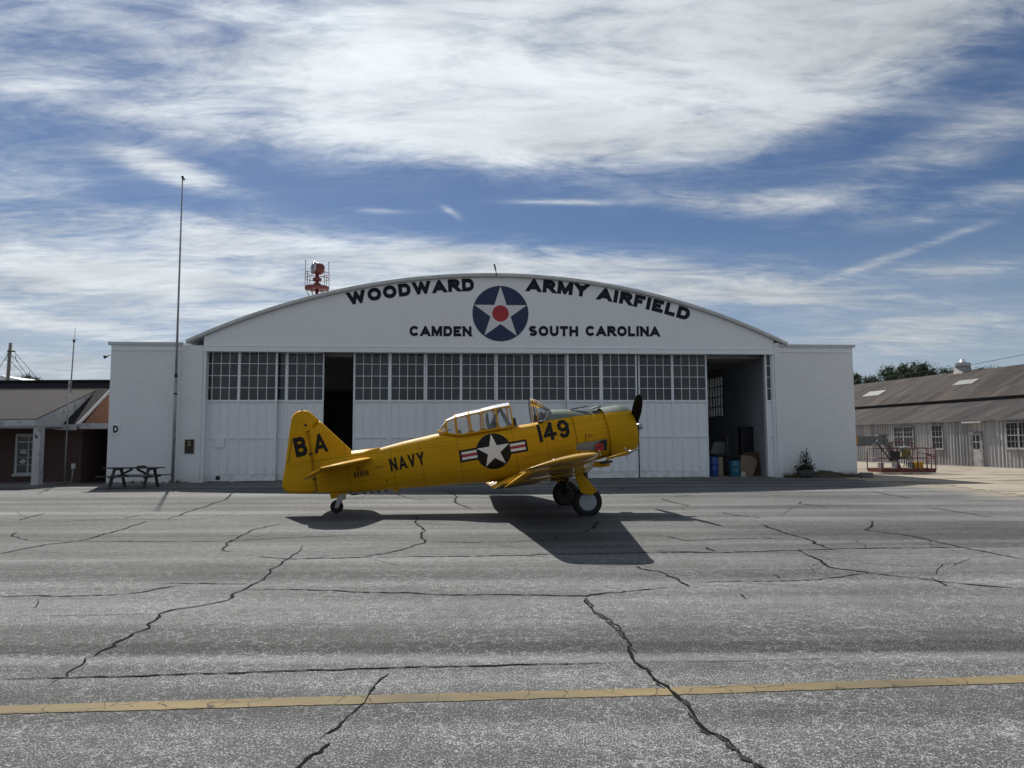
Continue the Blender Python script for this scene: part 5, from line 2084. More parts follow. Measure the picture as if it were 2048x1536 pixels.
# ------------------------------------------------------------------ brick office left of the hangar
M_SHINGLE, t, p = new_mat('asphalt_shingles')
co = t.node('ShaderNodeTexCoord').outputs['Object']
x_, y_, z_ = t.xyz(co)
b_ = t.node('ShaderNodeTexBrick')
t.l.new(t.comb(x_, t.mul(z_, 1.7), 0.0), b_.inputs['Vector'])
b_.inputs['Scale'].default_value = 1.0
b_.inputs['Brick Width'].default_value = 0.32
b_.inputs['Row Height'].default_value = 0.15
b_.inputs['Mortar Size'].default_value = 0.012
b_.inputs['Color1'].default_value = (0.020, 0.020, 0.025, 1)
b_.inputs['Color2'].default_value = (0.013, 0.013, 0.017, 1)
b_.inputs['Mortar'].default_value = (0.010, 0.010, 0.011, 1)
n_ = t.noise(co, 1.2, 6, .65)
t.l.new(t.mix(t.lin(n_, .3, .7, 0, .5), b_.outputs[0], (.026, .025, .028)), p.inputs['Base Color'])
p.inputs['Roughness'].default_value = .92
p.inputs['Specular IOR Level'].default_value = .2
bump(t, p, t.sub(t.mul(t.noise(co, 30, 3), .3), b_.outputs[1]), .6, .02)
M_CHIP = simple('chipped_white_paint', (0.40, 0.41, 0.42), 0.65, scale=3.5, c2=(0.20, 0.20, 0.20), lo=.30, hi=.46, stretch=(.6, 1, 1))

HX0, HX1 = -36.0, -18.40           # office, left end out of frame, right gable
YW, YR = 30.5, 32.9                # front wall, ridge
office = empty('brick_office', 'low red brick office with dark shingle roof left of the hangar', 'building', loc=(0, 0, 0))
ZE, ZRG = 2.50, 4.56
m = MB()
m.box((HX0, YW, 0), (HX1 - .25, 35.3, 2.48))
m.box((HX1 - .249, YW, 0), (HX1 - .02, 35.3, 2.19))
m.build('brick_wall', M_REDBRICK, office)
# right gable end, light thrown back by the white annex painted into its brick
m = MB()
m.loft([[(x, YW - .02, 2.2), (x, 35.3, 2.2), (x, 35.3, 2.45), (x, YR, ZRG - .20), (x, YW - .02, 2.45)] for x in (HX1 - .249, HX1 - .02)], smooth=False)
m.build('gable_end', M_LITBRICK, office)
def slope_z(y): return ZE + (ZRG - ZE) * (y - 29.95) / (YR - 29.95)
m = MB()
m.loft([[(x, 29.95, ZE), (x, YR, ZRG), (x, 35.9, ZE), (x, 35.9, ZE - .09), (x, YR, ZRG - .09), (x, 29.95, ZE - .09)] for x in (HX0 - .3, HX1 + .06)], smooth=False)
rof = m.build('roof', M_SHINGLE, office)
m = MB()
m.bar((HX0 - .3, YR, ZRG + .02), (HX1 + .07, YR, ZRG + .02), .30, .07)
m.build('ridge_cap', simple('dark_ridge_tar', (.022, .022, .025), .8), rof)
m = MB()
m.box((-19.25, 29.93, ZE - .26), (HX1 + .06, 29.949, ZE - .02))
m.bar((HX1 + .075, 29.95, ZE - .06), (HX1 + .075, YR, ZRG - .06), .03, .13)
m.build('rake_board', M_CHIP, rof)
# porch: lower-pitched roof running out over the walk
PX1 = -18.95
PY0 = 28.25
PZ0, PZ1, PY1 = 2.66, 4.10, 32.25
m = MB()
m.loft([[(x, PY0, PZ0), (x, PY1, PZ1), (x, PY1, PZ1 - .08), (x, PY0, PZ0 - .08)] for x in (HX0 - .3, PX1 + .02)], smooth=False)
m.build('porch_roof', M_SHINGLE, office)
m = MB()
m.box((HX0 - .3, PY0 - .03, PZ0 - .30), (PX1 + .03, PY0 + .05, PZ0 - .03))
m.build('porch_fascia', M_CHIP, office)
m = MB()
zl_ = lambda y: PZ0 + (PZ1 - PZ0) * (y - PY0) / (PY1 - PY0)
m.loft([[(x, PY0 + .051, PZ0 - .30), (x, 29.9, PZ0 - .30), (x, 29.96, ZE + .02), (x, PY1 - .05, slope_z(PY1 - .05) + .0), (x, PY1 - .05, zl_(PY1 - .05) - .03), (x, PY0 + .051, PZ0 - .02)] for x in (PX1 - .06, PX1 + .035)], smooth=False)
m.build('porch_cheek', M_CHIP, office)
m = MB()
m.box((HX0, PY0 + .06, PZ0 - .36), (PX1 - .07, 30.49, PZ0 - .31))
m.build('porch_ceiling', M_CHIP, office)
cpx = at_depth(73, 965, 28.45)
m = MB()
m.box((cpx.x - .14, 28.32, .02), (cpx.x + .14, 28.60, PZ0 - .30))
m.box((cpx.x - .16, 28.30, .02), (cpx.x + .16, 28.62, .10))
po = m.build('porch_post', M_CHIP, office)
m = MB()
m.box((cpx.x - .02, 28.27, 1.90), (cpx.x + .04, 28.319, 1.98))
m.tube([(cpx.x - .01, 28.28, 1.98), (cpx.x - .05, 28.26, 2.04)], .02, 6)
m.build('hose_bracket', M_BLACK, po)
m = MB()
m.box((HX0, 28.0, .0), (PX1 + .45, 30.5, .055))
m.build('porch_slab', simple('porch_concrete', (.16, .155, .15), .85, var=.25), office)
# front window beside the post
a, b = at_depth(28, 948, YW - .05), at_depth(66, 868, YW - .05)
wx0, wx1, wz0_, wz1_ = a.x, b.x + .45, a.z, b.z
m = MB()
fw = .11
m.box((wx0, YW - .07, wz0_), (wx0 + fw, YW - .001, wz1_)); m.box((wx1 - fw, YW - .07, wz0_), (wx1, YW - .001, wz1_))
m.box((wx0 + fw, YW - .07, wz1_ - fw), (wx1 - fw, YW - .001, wz1_)); m.box((wx0 + fw, YW - .07, wz0_), (wx1 - fw, YW - .001, wz0_ + .06))
m.box((wx0 - .06, YW - .12, wz0_ - .10), (wx1 + .06, YW - .001, wz0_))
wmid = at_depth(58.5, 900, YW).x
ztr = at_depth(58, 884, YW).z
m.box((wx0 + fw, YW - .055, ztr - .03), (wx1 - fw, YW - .001, ztr + .03))
m.box((wmid - .03, YW - .054, wz0_ + .06), (wmid + .03, YW - .001, wz1_ - fw))
for zz in (at_depth(58, 899, YW).z, at_depth(58, 914.5, YW).z, at_depth(58, 930, YW).z):
    m.box((wx0 + fw, YW - .050, zz - .012), (wx1 - fw, YW - .001, zz + .012))
wf_ = m.build('window', M_CHIP, office)
m = MB()
m.box((wx0 + fw, YW - .035, wz0_ + .06), (wx1 - fw, YW - .030, wz1_ - fw))
m.build('window_pane', M_GLASS, wf_)
m = MB()        # pale irregular patches over the lower panes
for (x0, y0, x1, y1) in ((38.5, 899, 54.5, 909), (38, 917, 53, 929.5)):
    q = random.Random(int(x0 + y0))
    a_, b2 = at_depth(x0, y1, YW - .036), at_depth(x1, y0, YW - .036)
    n0 = 12
    m.poly([((a_.x + b2.x) / 2 + (b2.x - a_.x) / 2 * math.cos(k * 2 * math.pi / n0) * q.uniform(.6, 1.1), YW - .0365, (a_.z + b2.z) / 2 + (b2.z - a_.z) / 2 * math.sin(k * 2 * math.pi / n0) * q.uniform(.5, 1.1)) for k in range(n0)])
m.build('window_patch', simple('pale_grey_patch', (.45, .46, .48), .8), wf_)
# flat canopy bridging the passage between office and hangar
m = MB()
zc_ = at_depth(190, 852, 30.2).z
m.box((HX1 - .02, 30.1, zc_ - .12), (-17.12, 35.0, zc_ + .12))
pc = m.build('passage_canopy', M_CHIP, office)
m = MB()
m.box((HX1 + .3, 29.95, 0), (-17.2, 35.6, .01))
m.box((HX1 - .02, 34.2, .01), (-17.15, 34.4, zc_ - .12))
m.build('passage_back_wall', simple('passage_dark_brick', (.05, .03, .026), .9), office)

# thin antenna mast in front of the office
mb_ = ground_at(128.5, 968)
mt_ = at_depth(147.2, 683, mb_.y)
mj = at_depth(138.3, 771, mb_.y)
ant = empty('antenna_mast', 'thin leaning pipe mast with a whip antenna in front of the brick office', 'antenna', loc=mb_)
m = MB()
m.tube([(0, 0, 0), mj - mb_], .032, 8)
m.tube([mj - mb_ + Vector((.05, .03, -.3)), mt_ - mb_ + Vector((.0, .03, 0))], .026, 8)
m.build('mast_pipe', M_POLE, ant)
m = MB()
m.tube([mj - mb_ + Vector((0, 0, -.02)), mj - mb_ + Vector((.01, 0, .20))], .036, 8)
m.build('pipe_cap', M_CHIP, ant)
m = MB()
m.tube([mt_ - mb_ + Vector((0, .03, -.02)), mt_ - mb_ + Vector((0, .03, .08))], .05, 8)
m.tube([mt_ - mb_ + Vector((.01, .03, .05)), at_depth(150.5, 655, mb_.y) - mb_], .008, 6)
for k in range(3):
    a = R(120 * k + 20)
    m.tube([mt_ - mb_ + Vector((0, .03, .06)), mt_ - mb_ + Vector((.12 * math.cos(a), .03 + .12 * math.sin(a), .14))], .007, 5)
m.build('whip_antenna', M_BLACK, ant)
c = ground_at(142, 969)
bp = empty('utility_stub', 'short grey post with a small white box by the brick wall', 'post', loc=c)
m = MB()
tt = at_depth(146.5, 936, c.y) - c
m.tube([(0, 0, 0), tt], .022, 8)
m.build('post', M_POLE, bp)
m = MB()
m.box((tt.x - .06, -.05, tt.z - .03), (tt.x + .06, .05, tt.z + .18))
m.build('box', M_CHIP, bp, bevel=.01)

# flagpole
fp0 = ground_at(345, 966.5)
fpt = at_depth(365.3, 349, fp0.y + .05)
H_ = fpt - fp0
pole = empty('flagpole', 'tall bare weathered flagpole in front of the left brick annex', 'flagpole', loc=fp0)
m = MB()
m.tube([(0, 0, 0), H_ * .16, H_ * .34], [.068, .064, .060], 12)
m.tube([H_ * .335, H_ * .62, H_ * .985], [.050, .040, .026], 12)
m.build('pole_shaft', M_POLE, pole)
m = MB()
m.tube([H_ * .335, H_ * .345], .066, 12)
m.tube([H_ * .28, H_ * .285], .072, 12)
m.build('collar', M_BLACK, pole)
m = MB()
m.lathe([(.03, -.06), (.05, 0), (.05, .05), (.02, .09)], Tm(*(H_ * .99)), n=12)
m.box(tuple(H_ * .985 + Vector((.02, -.03, -.05))), tuple(H_ * .985 + Vector((.10, .03, .02))))
m.build('truck_pulley', M_BLACK, pole)
m = MB()
cz_ = H_ * .135
m.bar(cz_ + Vector((.06, -.1, -.10)), cz_ + Vector((.12, -.1, .02)), .02, .02)
m.bar(cz_ + Vector((.12, -.1, .02)), cz_ + Vector((.06, -.1, .12)), .02, .02)
m.build('cleat', M_BLACK, pole)

# picnic table
pcg = ground_at(268, 975)
pt = empty('picnic_table', 'old weathered wooden picnic table with attached benches by the white annex', 'table', loc=(pcg.x, pcg.y, 0), rz=R(4))
Lp = 1.95
m = MB()
for k in range(5):
    y = -.30 + .15 * k
    dx = .10 if k in (1, 3) else 0
    m.box((-Lp / 2 - dx, y - .066, .72 + .004 * (k % 2)), (Lp / 2 + dx * .5, y + .066, .755 + .005 * (k % 3)))
m.build('table_top', M_WOODGREY, pt)
for sy in (-1, 1):
    m = MB()
    for k in (0, 1):
        m.box((-Lp / 2 - .16 * (k == 0), sy * (.58 + .13 * k) - .06, .425), (Lp / 2 + .10 * (k == 1), sy * (.58 + .13 * k) + .06, .46))
    m.build('bench_seat', M_WOODGREY, pt)
for sx in (-1, 1):
    x = sx * .62
    for sy in (-1, 1):
        m = MB()
        m.bar((x, sy * .62, 0), (x, sy * .25, .72), .045, .10, up=(1, 0, 0))
        m.build('leg', M_WOODGREY, pt)
    m = MB()
    m.box((x + .025, -.76, .375), (x + .065, .76, .424))
    m.box((x + .025, -.34, .66), (x + .065, .34, .719))
    m.build('cross_beam', M_WOODGREY, pt)
m = MB()
for sx in (-1, 1):
    m.bar((sx * .60, 0, .42), (sx * .08, 0, .70), .04, .08)
m.build('brace', M_WOODGREY, pt)
m = MB()
q = random.Random(4)
pts = [(.05 + .38 * k / 8, 0.0 + .02 * q.random(), .765 + .022 * math.sin(math.pi * k / 8) + .012 * q.random()) for k in range(9)]
m.tube(pts, [.02, .03, .04, .035, .045, .05, .055, .05, .02], 7)
rg = m.build('folded_tarp', simple('dark_tarp', (.04, .036, .036), .9, var=.3), None, 'dark crumpled tarp lying on the picnic table top', 'tarp')
rg.matrix_world = pt.matrix_world

# utility pole with wires behind the office
YP = 48.0
pb = at_depth(12.5, 800, YP); ptp = at_depth(21.3, 686, YP)
ux = (ptp.x - pb.x) / (ptp.z - pb.z)
pz0 = Vector((pb.x - ux * pb.z, YP, 0))
up_ = empty('utility_pole', 'grey wooden utility pole with drooping cables behind the office roof', 'utility pole', loc=pz0)
m = MB()
m.tube([(0, 0, 0), ptp - pz0], .13, 12, r2=.105)
m.build('pole_shaft', M_POLEWOOD, up_)
m = MB()
for px, py in ((16.2, 702), (25.3, 702.5), (28.6, 702.6)):
    c = at_depth(px, py, YP - .12) - pz0
    m.lathe([(.03, -.05), (.06, -.04), (.05, 0), (.06, .04), (.03, .06)], Tm(*c), n=10)
m.bar(at_depth(15, 702.5, YP - .12) - pz0, at_depth(29, 702.5, YP - .12) - pz0, .03, .04)
m.build('insulator', M_BLACK, up_)
def cable(name, pts, label, r=.012, parent=None, mat=None):
    m = MB()
    ps = []
    for a, b in zip(pts[:-1], pts[1:]):
        for k in range(8):
            ps.append(Vector(a).lerp(Vector(b), k / 8))
    ps.append(Vector(pts[-1]))
    m.tube(ps, r, 5)
    o = m.build(name, mat or M_WIRE, parent)
    if label:
        tag(o, label, 'cable')
    return o
cab = MB()
for pts in (((28.5, 704), (35, 712), (50, 728), (75, 757)), ((24, 711), (33, 720), (45, 738), (56, 752)), ((23, 723), (30, 732), (40, 742), (48, 752)),
            ((15, 703), (9, 708)), ((15, 706), (12, 716), (9, 719), (0, 733)), ((14.5, 722), (10, 719), (5, 725), (-6, 742)), ((24, 712), (28, 722), (22, 724)), ((30, 711), (33, 722), (40, 723)),
            ((21, 738), (26, 733), (32, 734)), ((21, 740), (30, 743)), ((16, 705), (14.5, 715), (12, 720)), ((32, 710), (30, 716), (34, 725))):
    P = [at_depth(px, py, YP - .1 + .3 * (i - 1)) - pz0 for i, (px, py) in enumerate(pts)]
    ps = []
    for a, b in zip(P[:-1], P[1:]):
        for k in range(4):
            ps.append(a.lerp(b, k / 4))
    ps.append(P[-1])
    cab.tube(ps, .016 if len(pts) == 4 else .010, 5)
cab.build('cables', M_WIRE, up_)
# pale metal roof far behind
m = MB()
a, b = at_depth(-60, 748, 70), at_depth(46, 760, 70)
YS = 70
m.loft([[(-70, YS, a.z - .2), (at_depth(0, 750, YS).x, YS, at_depth(0, 750.5, YS).z), (b.x, YS, b.z), (b.x, YS + 9, b.z), (at_depth(0, 750, YS).x, YS + 9, at_depth(0, 750.5, YS).z), (-70, YS + 9, a.z - .2)], [(-70, YS, 0), (at_depth(0, 750, YS).x, YS, 0), (b.x, YS, 0), (b.x, YS + 9, 0), (at_depth(0, 750, YS).x, YS + 9, 0), (-70, YS + 9, 0)]], smooth=False)
m.build('metal_shed', simple('white_metal_sheet', (.72, .73, .74), .4, var=.06), None, 'white metal shed roof far behind the office at the left edge', 'shed')

# ------------------------------------------------------------------ long corrugated shed on the right
BR_, BL_ = Vector((29.28, 40.6, 0)), Vector((26.8, 55.0, 0))
bu = (BL_ - BR_).normalized()
bv_ = Vector((bu.y, -bu.x, 0))
BMx = Matrix(((bu.x, bv_.x, 0, BR_.x), (bu.y, bv_.y, 0, BR_.y), (0, 0, 1, 0), (0, 0, 0, 1)))
BIx = BMx.inverted()
def bl_(px, py, v=0.0): return BIx @ on_plane(px, py, BMx @ Vector((0, v, 0)), bv_)


barn = empty('corrugated_shed', 'long grey corrugated metal shed with rusty two-tier roof right of the hangar', 'building', mw=BMx)
def rusty(name, c1, c2, c3, sx):
    m, t, p = new_mat(name)
    co = t.node('ShaderNodeTexCoord').outputs['Object']
    x_, y_, z_ = t.xyz(co)
    wide = t.noise(t.mapping(co, scale=sx), 1.0, 6, .65)
    big = t.noise(co, .25, 4, .6)
    fine = t.noise(t.mapping(co, scale=(sx[0] * 3, sx[1], sx[2])), 2.2, 5, .65)
    c = t.mix(t.smooth(wide, .38, .62), c1, c2)
    c = t.mix(t.mul(t.smooth(fine, .5, .7), .6), c, c3)
    c = t.mix(t.lin(big, .35, .65, 0, .4), c, c2)
    wn = t.node('ShaderNodeTexWhiteNoise', noise_dimensions='2D')
    t.l.new(t.comb(t.m('FLOOR', t.mul(x_, 1 / .66)), t.m('FLOOR', t.mul(y_, 1 / 2.6)), 0), wn.inputs[0])
    c = t.mix(1.0, c, t.mix(wn.outputs[0], (.66, .65, .65), (1.25, 1.24, 1.22)), 'MULTIPLY')
    t.l.new(c, p.inputs['Base Color'])
    p.inputs['Roughness'].default_value = .75
    p.inputs['Specular IOR Level'].default_value = .25
    return m
M_BROOF = rusty('rusty_roof_sheet', (.066, .064, .066), (.088, .070, .060), (.19, .175, .165), (5.0, .22, .22))
M_BROOF2 = rusty('grey_roof_sheet', (.062, .062, .068), (.080, .070, .066), (.17, .16, .155), (5.0, .22, .22))
M_BWALL = rusty('bare_metal_wall', (.42, .425, .44), (.27, .27, .275), (.56, .56, .565), (3.0, 3.0, .25))
U0, U1 = -14.0, 34.0
def corrug(path, u0, u1, pitch, depth, nper=6):
    """sheet whose profile follows path [(v, z)] and whose ribs run along it"""
    m = MB()
    n = int((u1 - u0) / pitch * nper)
    pts = [Vector((0, a, b)) for a, b in path]
    nrm = []
    for i in range(len(pts)):
        d = pts[min(i + 1, len(pts) - 1)] - pts[max(i - 1, 0)]
        nrm.append(Vector((0, -d.z, d.y)).normalized())
    secs_ = []
    for k in range(n + 1):
        u = u0 + (u1 - u0) * k / n
        h = depth * math.cos(2 * math.pi * k / nper)
        secs_.append([p + q_ * h + Vector((u, 0, 0)) for p, q_ in zip(pts, nrm)])
    m.loft(secs_, closed=False, caps=False)
    return m


corrug([(0, 0), (0, 2.86)], U0, U1, .26, .032, 8).build('wall', M_BWALL, barn)
m = MB()
m.box((U0, .05, 0), (U1, .2, 2.84))
m.box((U0, .2, 0), (U0 + .2, 18, 2.84)); m.box((U1 - .2, .2, 0), (U1, 18, 2.84)); m.box((U0, 18, 0), (U1, 18.2, 2.84))
m.build('inner_wall', M_DARK, barn)
corrug([(-.22, 2.80), (1.5, 3.42), (4.15, 4.34)], U0, U1, .22, .028).build('lower_roof', M_BROOF2, barn)
ridge_v, ridge_z = 9.0, 7.02
corrug([(3.85, 4.50), (5.2, 5.24), (6.6, 5.98), (7.9, 6.60), (9.0, 7.02)], U0, U1, .22, .028).build('upper_roof', M_BROOF, barn)
corrug([(9.0, 7.02), (10.1, 6.60), (12.4, 5.4), (14.2, 4.5), (18.4, 2.8)], U0, U1, .40, .018, 4).build('rear_roof', M_BROOF2, barn)
m = MB()
m.box((U0, 4.0, 4.28), (U1, 4.10, 4.52))
m.build('clerestory', M_DARK, barn)
for us_ in (U0 + .02, U1 - .02):
    m = MB()
    m.poly([(us_, 0, 2.8), (us_, 4.0, 4.3), (us_, 4.0, 4.5), (us_, 9.0, 7.0), (us_, 14.2, 4.48), (us_, 18.2, 2.8)])
    m.build('gable_sheet', M_BWALL, barn)
# skylight sheets
def roof_pt(px, py):
    """first hit of a photo ray on the upper roof slope"""
    o, d = CAM, ray(px, py)
    a = BMx @ Vector((0, 3.85, 4.50)); b = BMx @ Vector((0, 9.0, 7.02))
    n = (BMx.to_3x3() @ Vector((1, 0, 0))).cross(b - a).normalized()
    return BIx @ on_plane(px, py, a, n)
for q4 in (((1896, 776.5), (1925, 765.5), (1971, 760), (1940, 770.5)), ((1722, 796.8), (1741, 787.5), (1778, 783), (1757, 793))):
    c4 = [roof_pt(*q_) for q_ in q4]
    u_a, u_b = sum(c.x for c in c4[:2]) / 2, sum(c.x for c in c4[2:]) / 2
    va, vb2 = (c4[0].y + c4[3].y) / 2, (c4[1].y + c4[2].y) / 2
    up_path = [(3.85, 4.50), (5.2, 5.24), (6.6, 5.98), (7.9, 6.60), (9.0, 7.02)]
    zf = lambda v: float(np.interp(v, [a for a, b in up_path], [b for a, b in up_path])) + .035
    corrug([(v, zf(v)) for v in np.linspace(min(va, vb2), max(va, vb2), 5)], min(u_a, u_b), max(u_a, u_b), .22, .028).build('skylight', simple('pale_skylight_sheet', (.44, .45, .42), .5, var=.2, scale=3, stretch=(4, .4, .4)), barn)


M_OLDWIN = simple('worn_window_paint', (.34, .34, .345), .7, scale=5, c2=(.18, .175, .17))
def barn_window(px0, px1, py0, py1, cols, sash):
    a, b = bl_(px0, py1, -.07), bl_(px1, py0, -.07)
    u0, u1 = sorted((a.x, b.x))
    z0, z1 = a.z, b.z
    m = MB()
    fw = .07
    m.box((u0 - fw, -.10, z0 - fw), (u0, -.0, z1 + fw)); m.box((u1, -.10, z0 - fw), (u1 + fw, 0, z1 + fw))
    m.box((u0, -.10, z1), (u1, 0, z1 + fw)); m.box((u0 - fw - .05, -.14, z0 - .12), (u1 + fw + .05, 0, z0 - fw)); m.box((u0, -.099, z0 - fw), (u1, 0, z0))
    nsash = sash
    for k in range(1, nsash):
        u = u0 + (u1 - u0) * k / nsash
        m.box((u - .05, -.095, z0), (u + .05, -.03, z1))
    zm = (z0 + z1) / 2
    m.box((u0, -.09, zm - .03), (u1, -.035, zm + .03))
    for s_ in range(nsash):
        ua, ub = u0 + (u1 - u0) * s_ / nsash, u0 + (u1 - u0) * (s_ + 1) / nsash
        for k in range(1, cols):
            u = ua + (ub - ua) * k / cols
            m.box((u - .014, -.08, z0), (u + .014, -.04, z1))
    for zz in ((z0 + zm) / 2, (z1 + zm) / 2):
        m.box((u0, -.079, zz - .012), (u1, -.041, zz + .012))
    w = m.build('window', M_OLDWIN, barn)
    m = MB()
    m.box((u0, -.058, z0), (u1, -.052, z1))
    m.build('window_pane', M_GLASS, w)
    m = MB()
    m.box((u0 + .02, -.034, z0 + .05), (u1 - .02, -.030, zm - .1))
    m.build('blind', simple('faded_blind', (.24, .25, .26), .8, var=.25, scale=2), w)


barn_window(1790, 1825, 854, 893, 3, 2)
barn_window(1866, 1883.5, 851, 896, 3, 1)
barn_window(2015.5, 2060, 845, 895, 3, 2)
a, b = bl_(1946, 935, -.05), bl_(1962, 868, -.05)
u0, u1 = sorted((a.x, b.x))
m = MB()
m.box((u0, -.07, .02), (u1, -.03, b.z))
dd = m.build('door', simple('door_grey_paint', (.36, .36, .37), .6, var=.3, scale=3), barn)
m = MB()
for (x0, x1, z0, z1) in ((u0 - .14, u0, 0, b.z + .12), (u1, u1 + .14, 0, b.z + .12), (u0, u1, b.z, b.z + .12)):
    m.box((x0, -.10, z0), (x1, 0, z1))
m.build('door_frame', simple('worn_door_frame', (.20, .195, .19), .7, var=.35, scale=3), dd)
m = MB()
zg0, zg1 = bl_(1950, 897, -.05).z, bl_(1950, 871, -.05).z
m.box((u0 + .14, -.082, zg0), (u1 - .14, -.0705, zg1))
m.build('door_glass', M_GLASS, dd)
m = MB()
uc = (u0 + u1) / 2
m.box((uc - .02, -.09, zg0), (uc + .02, -.0825, zg1)); m.box((u0 + .14, -.09, (zg0 + zg1) / 2 - .02), (uc - .021, -.0825, (zg0 + zg1) / 2 + .02)); m.box((uc + .021, -.09, (zg0 + zg1) / 2 - .02), (u1 - .14, -.0825, (zg0 + zg1) / 2 + .02))
m.build('glazing_bars', M_CHIP, dd)
m = MB()
m.lathe([(.01, 0), (.03, .01), (.03, .05), (.01, .06)], Matrix.Translation((u0 + .08, -.07, 1.0)) @ Matrix.Rotation(R(90), 4, 'X'), n=10)
m.build('door_knob', M_BLACK, dd)
a, b = bl_(1925.5, 845.5, -.25), bl_(1963, 841, -.25)
m = MB()
m.box((min(a.x, b.x), -.36, a.z - .04), (max(a.x, b.x), -.0, a.z + .06))
m.build('door_awning', M_CHIP, barn)
# roof ventilator
vc = BIx @ at_depth(1926, 745, 57.5)
vc = bl_(1926, 743, ridge_v)
vk = vc.x
VM = Tm(vk, ridge_v, ridge_z) @ Matrix.Scale(.52, 4)
m = MB()
m.loft([[VM @ Vector((.95 * s * (1 - .28 * f), .95 * c * (1 - .28 * f), -.35 + 1.25 * f)) for s, c in ((-1, -1), (1, -1), (1, 1), (-1, 1))] for f in (0, 1)], smooth=False)
ven = m.build('roof_ventilator', simple('worn_vent_metal', (.34, .32, .31), .6, var=.35, scale=3, metal=.2), barn)
m = MB()
m.lathe([(.5, .80), (1.08, .82), (1.10, 1.30), (.5, 1.32)], VM, n=20, smooth=False)
m.build('vent_hood', M_STEEL, ven)
m = MB()
m.lathe([(.62, 1.31), (.40, 1.55), (.16, 1.95), (.02, 2.0)], VM, n=20)
m.build('vent_cone', simple('bright_galvanised', (.62, .63, .64), .3, metal=.8), ven)
# power line crossing over the shed
pl_ = [at_depth(2120, 692, 62), at_depth(2048, 709, 64), at_depth(1925, 733, 68), at_depth(1800, 750, 72), at_depth(1690, 764, 76)]
cable('power_line', pl_, 'thin power line running across the sky above the corrugated shed roof', .022)

# ------------------------------------------------------------------ trees
def tree_mesh(seed, h, rx, kind='pine'):
    """trunk mesh, crown mesh; the crown is many small needle-tuft cards clustered on limbs"""
    q = random.Random(seed)
    tm, cm = MB(), MB()
    tm.tube([(0, 0, 0), (q.gauss(0, .15), q.gauss(0, .15), h * .5), (q.gauss(0, .3), q.gauss(0, .3), h * .93)], [h * .022, h * .016, h * .005], 8)
    nl = 26
    for i in range(nl):
        z = h * (.38 + .58 * (i / nl) ** .9) + q.gauss(0, .2)
        a = q.uniform(0, 2 * math.pi)
        f = max(0.0, (z / h - .38) / .62)
        L = rx * (1.05 - .75 * f ** 1.5) * q.uniform(.55, 1.1)
        p0 = Vector((0, 0, z - .1 * L)); p1 = Vector((math.cos(a) * L, math.sin(a) * L, z + .15 * L))
        tm.tube([p0, p0.lerp(p1, .6), p1], [h * .006, h * .004, h * .002], 5)
        for c_ in range(q.randint(4, 7)):
            cc = p0.lerp(p1, q.uniform(.45, 1.05)) + Vector((q.gauss(0, .35), q.gauss(0, .35), q.gauss(0.1, .28)))
            R_ = q.uniform(.35, .80) * rx / 2.6
            for k in range(q.randint(34, 52)):
                d = Vector((q.gauss(0, 1), q.gauss(0, 1), q.gauss(0, .75)))
                pos = cc + d * R_ * .55
                n = Vector((q.gauss(0, 1), q.gauss(0, 1), q.gauss(0, 1))).normalized()
                u = n.orthogonal().normalized()
                v_ = n.cross(u)
                s = q.uniform(.07, .17)
                cm.cur = 0 if d.z > -.2 else 1
                cm.cur = q.choice((0, 0, 1))
                cm.poly([pos - u * s, pos + v_ * s * .8, pos + u * s, pos - v_ * s * .5])
    return tm, cm


M_LEAF = [simple('pine_needles', (.058, .085, .040), .8, var=.3, scale=.6, spec=.2), simple('pine_needles_dark', (.034, .052, .028), .8, var=.3, scale=.6, spec=.2)]
M_BARK = simple('bark', (.07, .055, .045), .95, var=.3, scale=3)
protos = []
for sd, h, rx in ((1, 14, 3.2), (2, 13, 2.7), (3, 15, 3.6)):
    tm, cm = tree_mesh(sd, h, rx)
    protos.append((tm.mesh('trunk', M_BARK), cm.mesh('crown', M_LEAF, fix=False), h))
YT = 108.0
tl = [(1714, 743, 1), (1735, 752, 0), (1772, 731, 2), (1787, 737, 1), (1808, 727, 0), (1822, 724, 2), (1841, 722, 1), (1855, 733, 0), (1868, 741, 1), (1893, 735, 2), (1912, 737, 0), (1955, 731.5, 1), (1975, 732.5, 0), (1990, 742, 2), (1750, 750, 2), (1880, 744, 0),
      (40, 750, 1), (52, 748, 0), (63, 752, 2), (82, 757, 1)]
order = ['farthest left pine, half hidden by the white annex wall', 'low bushy pine just right of the white annex, under the sky gap', 'tall rounded pine, first high crown right of the gap', 'pine close behind the first high crown', 'pine left of the highest pair above the shed', 'broad pine with the left of the two highest tops',
         'highest pine above the shed roof, narrow pointed top', 'pine sloping down right of the highest top', 'small pine low over the shed ridge before the ventilator', 'rounded pine left of the roof ventilator', 'pine top directly beside the ventilator on its left',
         'left of two small pine tops right of the roof ventilator', 'right of two small pine tops beyond the ventilator', 'last tiny pine top sinking behind the ridge at right', 'low pine filling the gap before the first high crown', 'low pine between the highest top and the ventilator',
         'leftmost dark treetop beside the utility pole', 'second treetop right of the utility pole', 'third treetop over the office ridge', 'smallest treetop at the foot of the cables']
for i, (px, py, k) in enumerate(tl):
    tm_, cm_, h = protos[k]
    Y = YT + ((i * 37) % 11) if px > 500 else 120.0
    top = at_depth(px, py, Y)
    s = top.z / h
    o = empty('pine_tree' if px > 500 else 'distant_tree', order[i], 'tree', loc=(top.x, Y, 0), rz=i * 1.3, group='pines behind the shed' if px > 500 else 'treetops behind the office')
    o.scale = (s * .78, s * .78, s)
    for nm, me in (('trunk', tm_), ('crown', cm_)):
        c = bpy.data.objects.new(nm, me)
        col.objects.link(c)
        c.parent = o

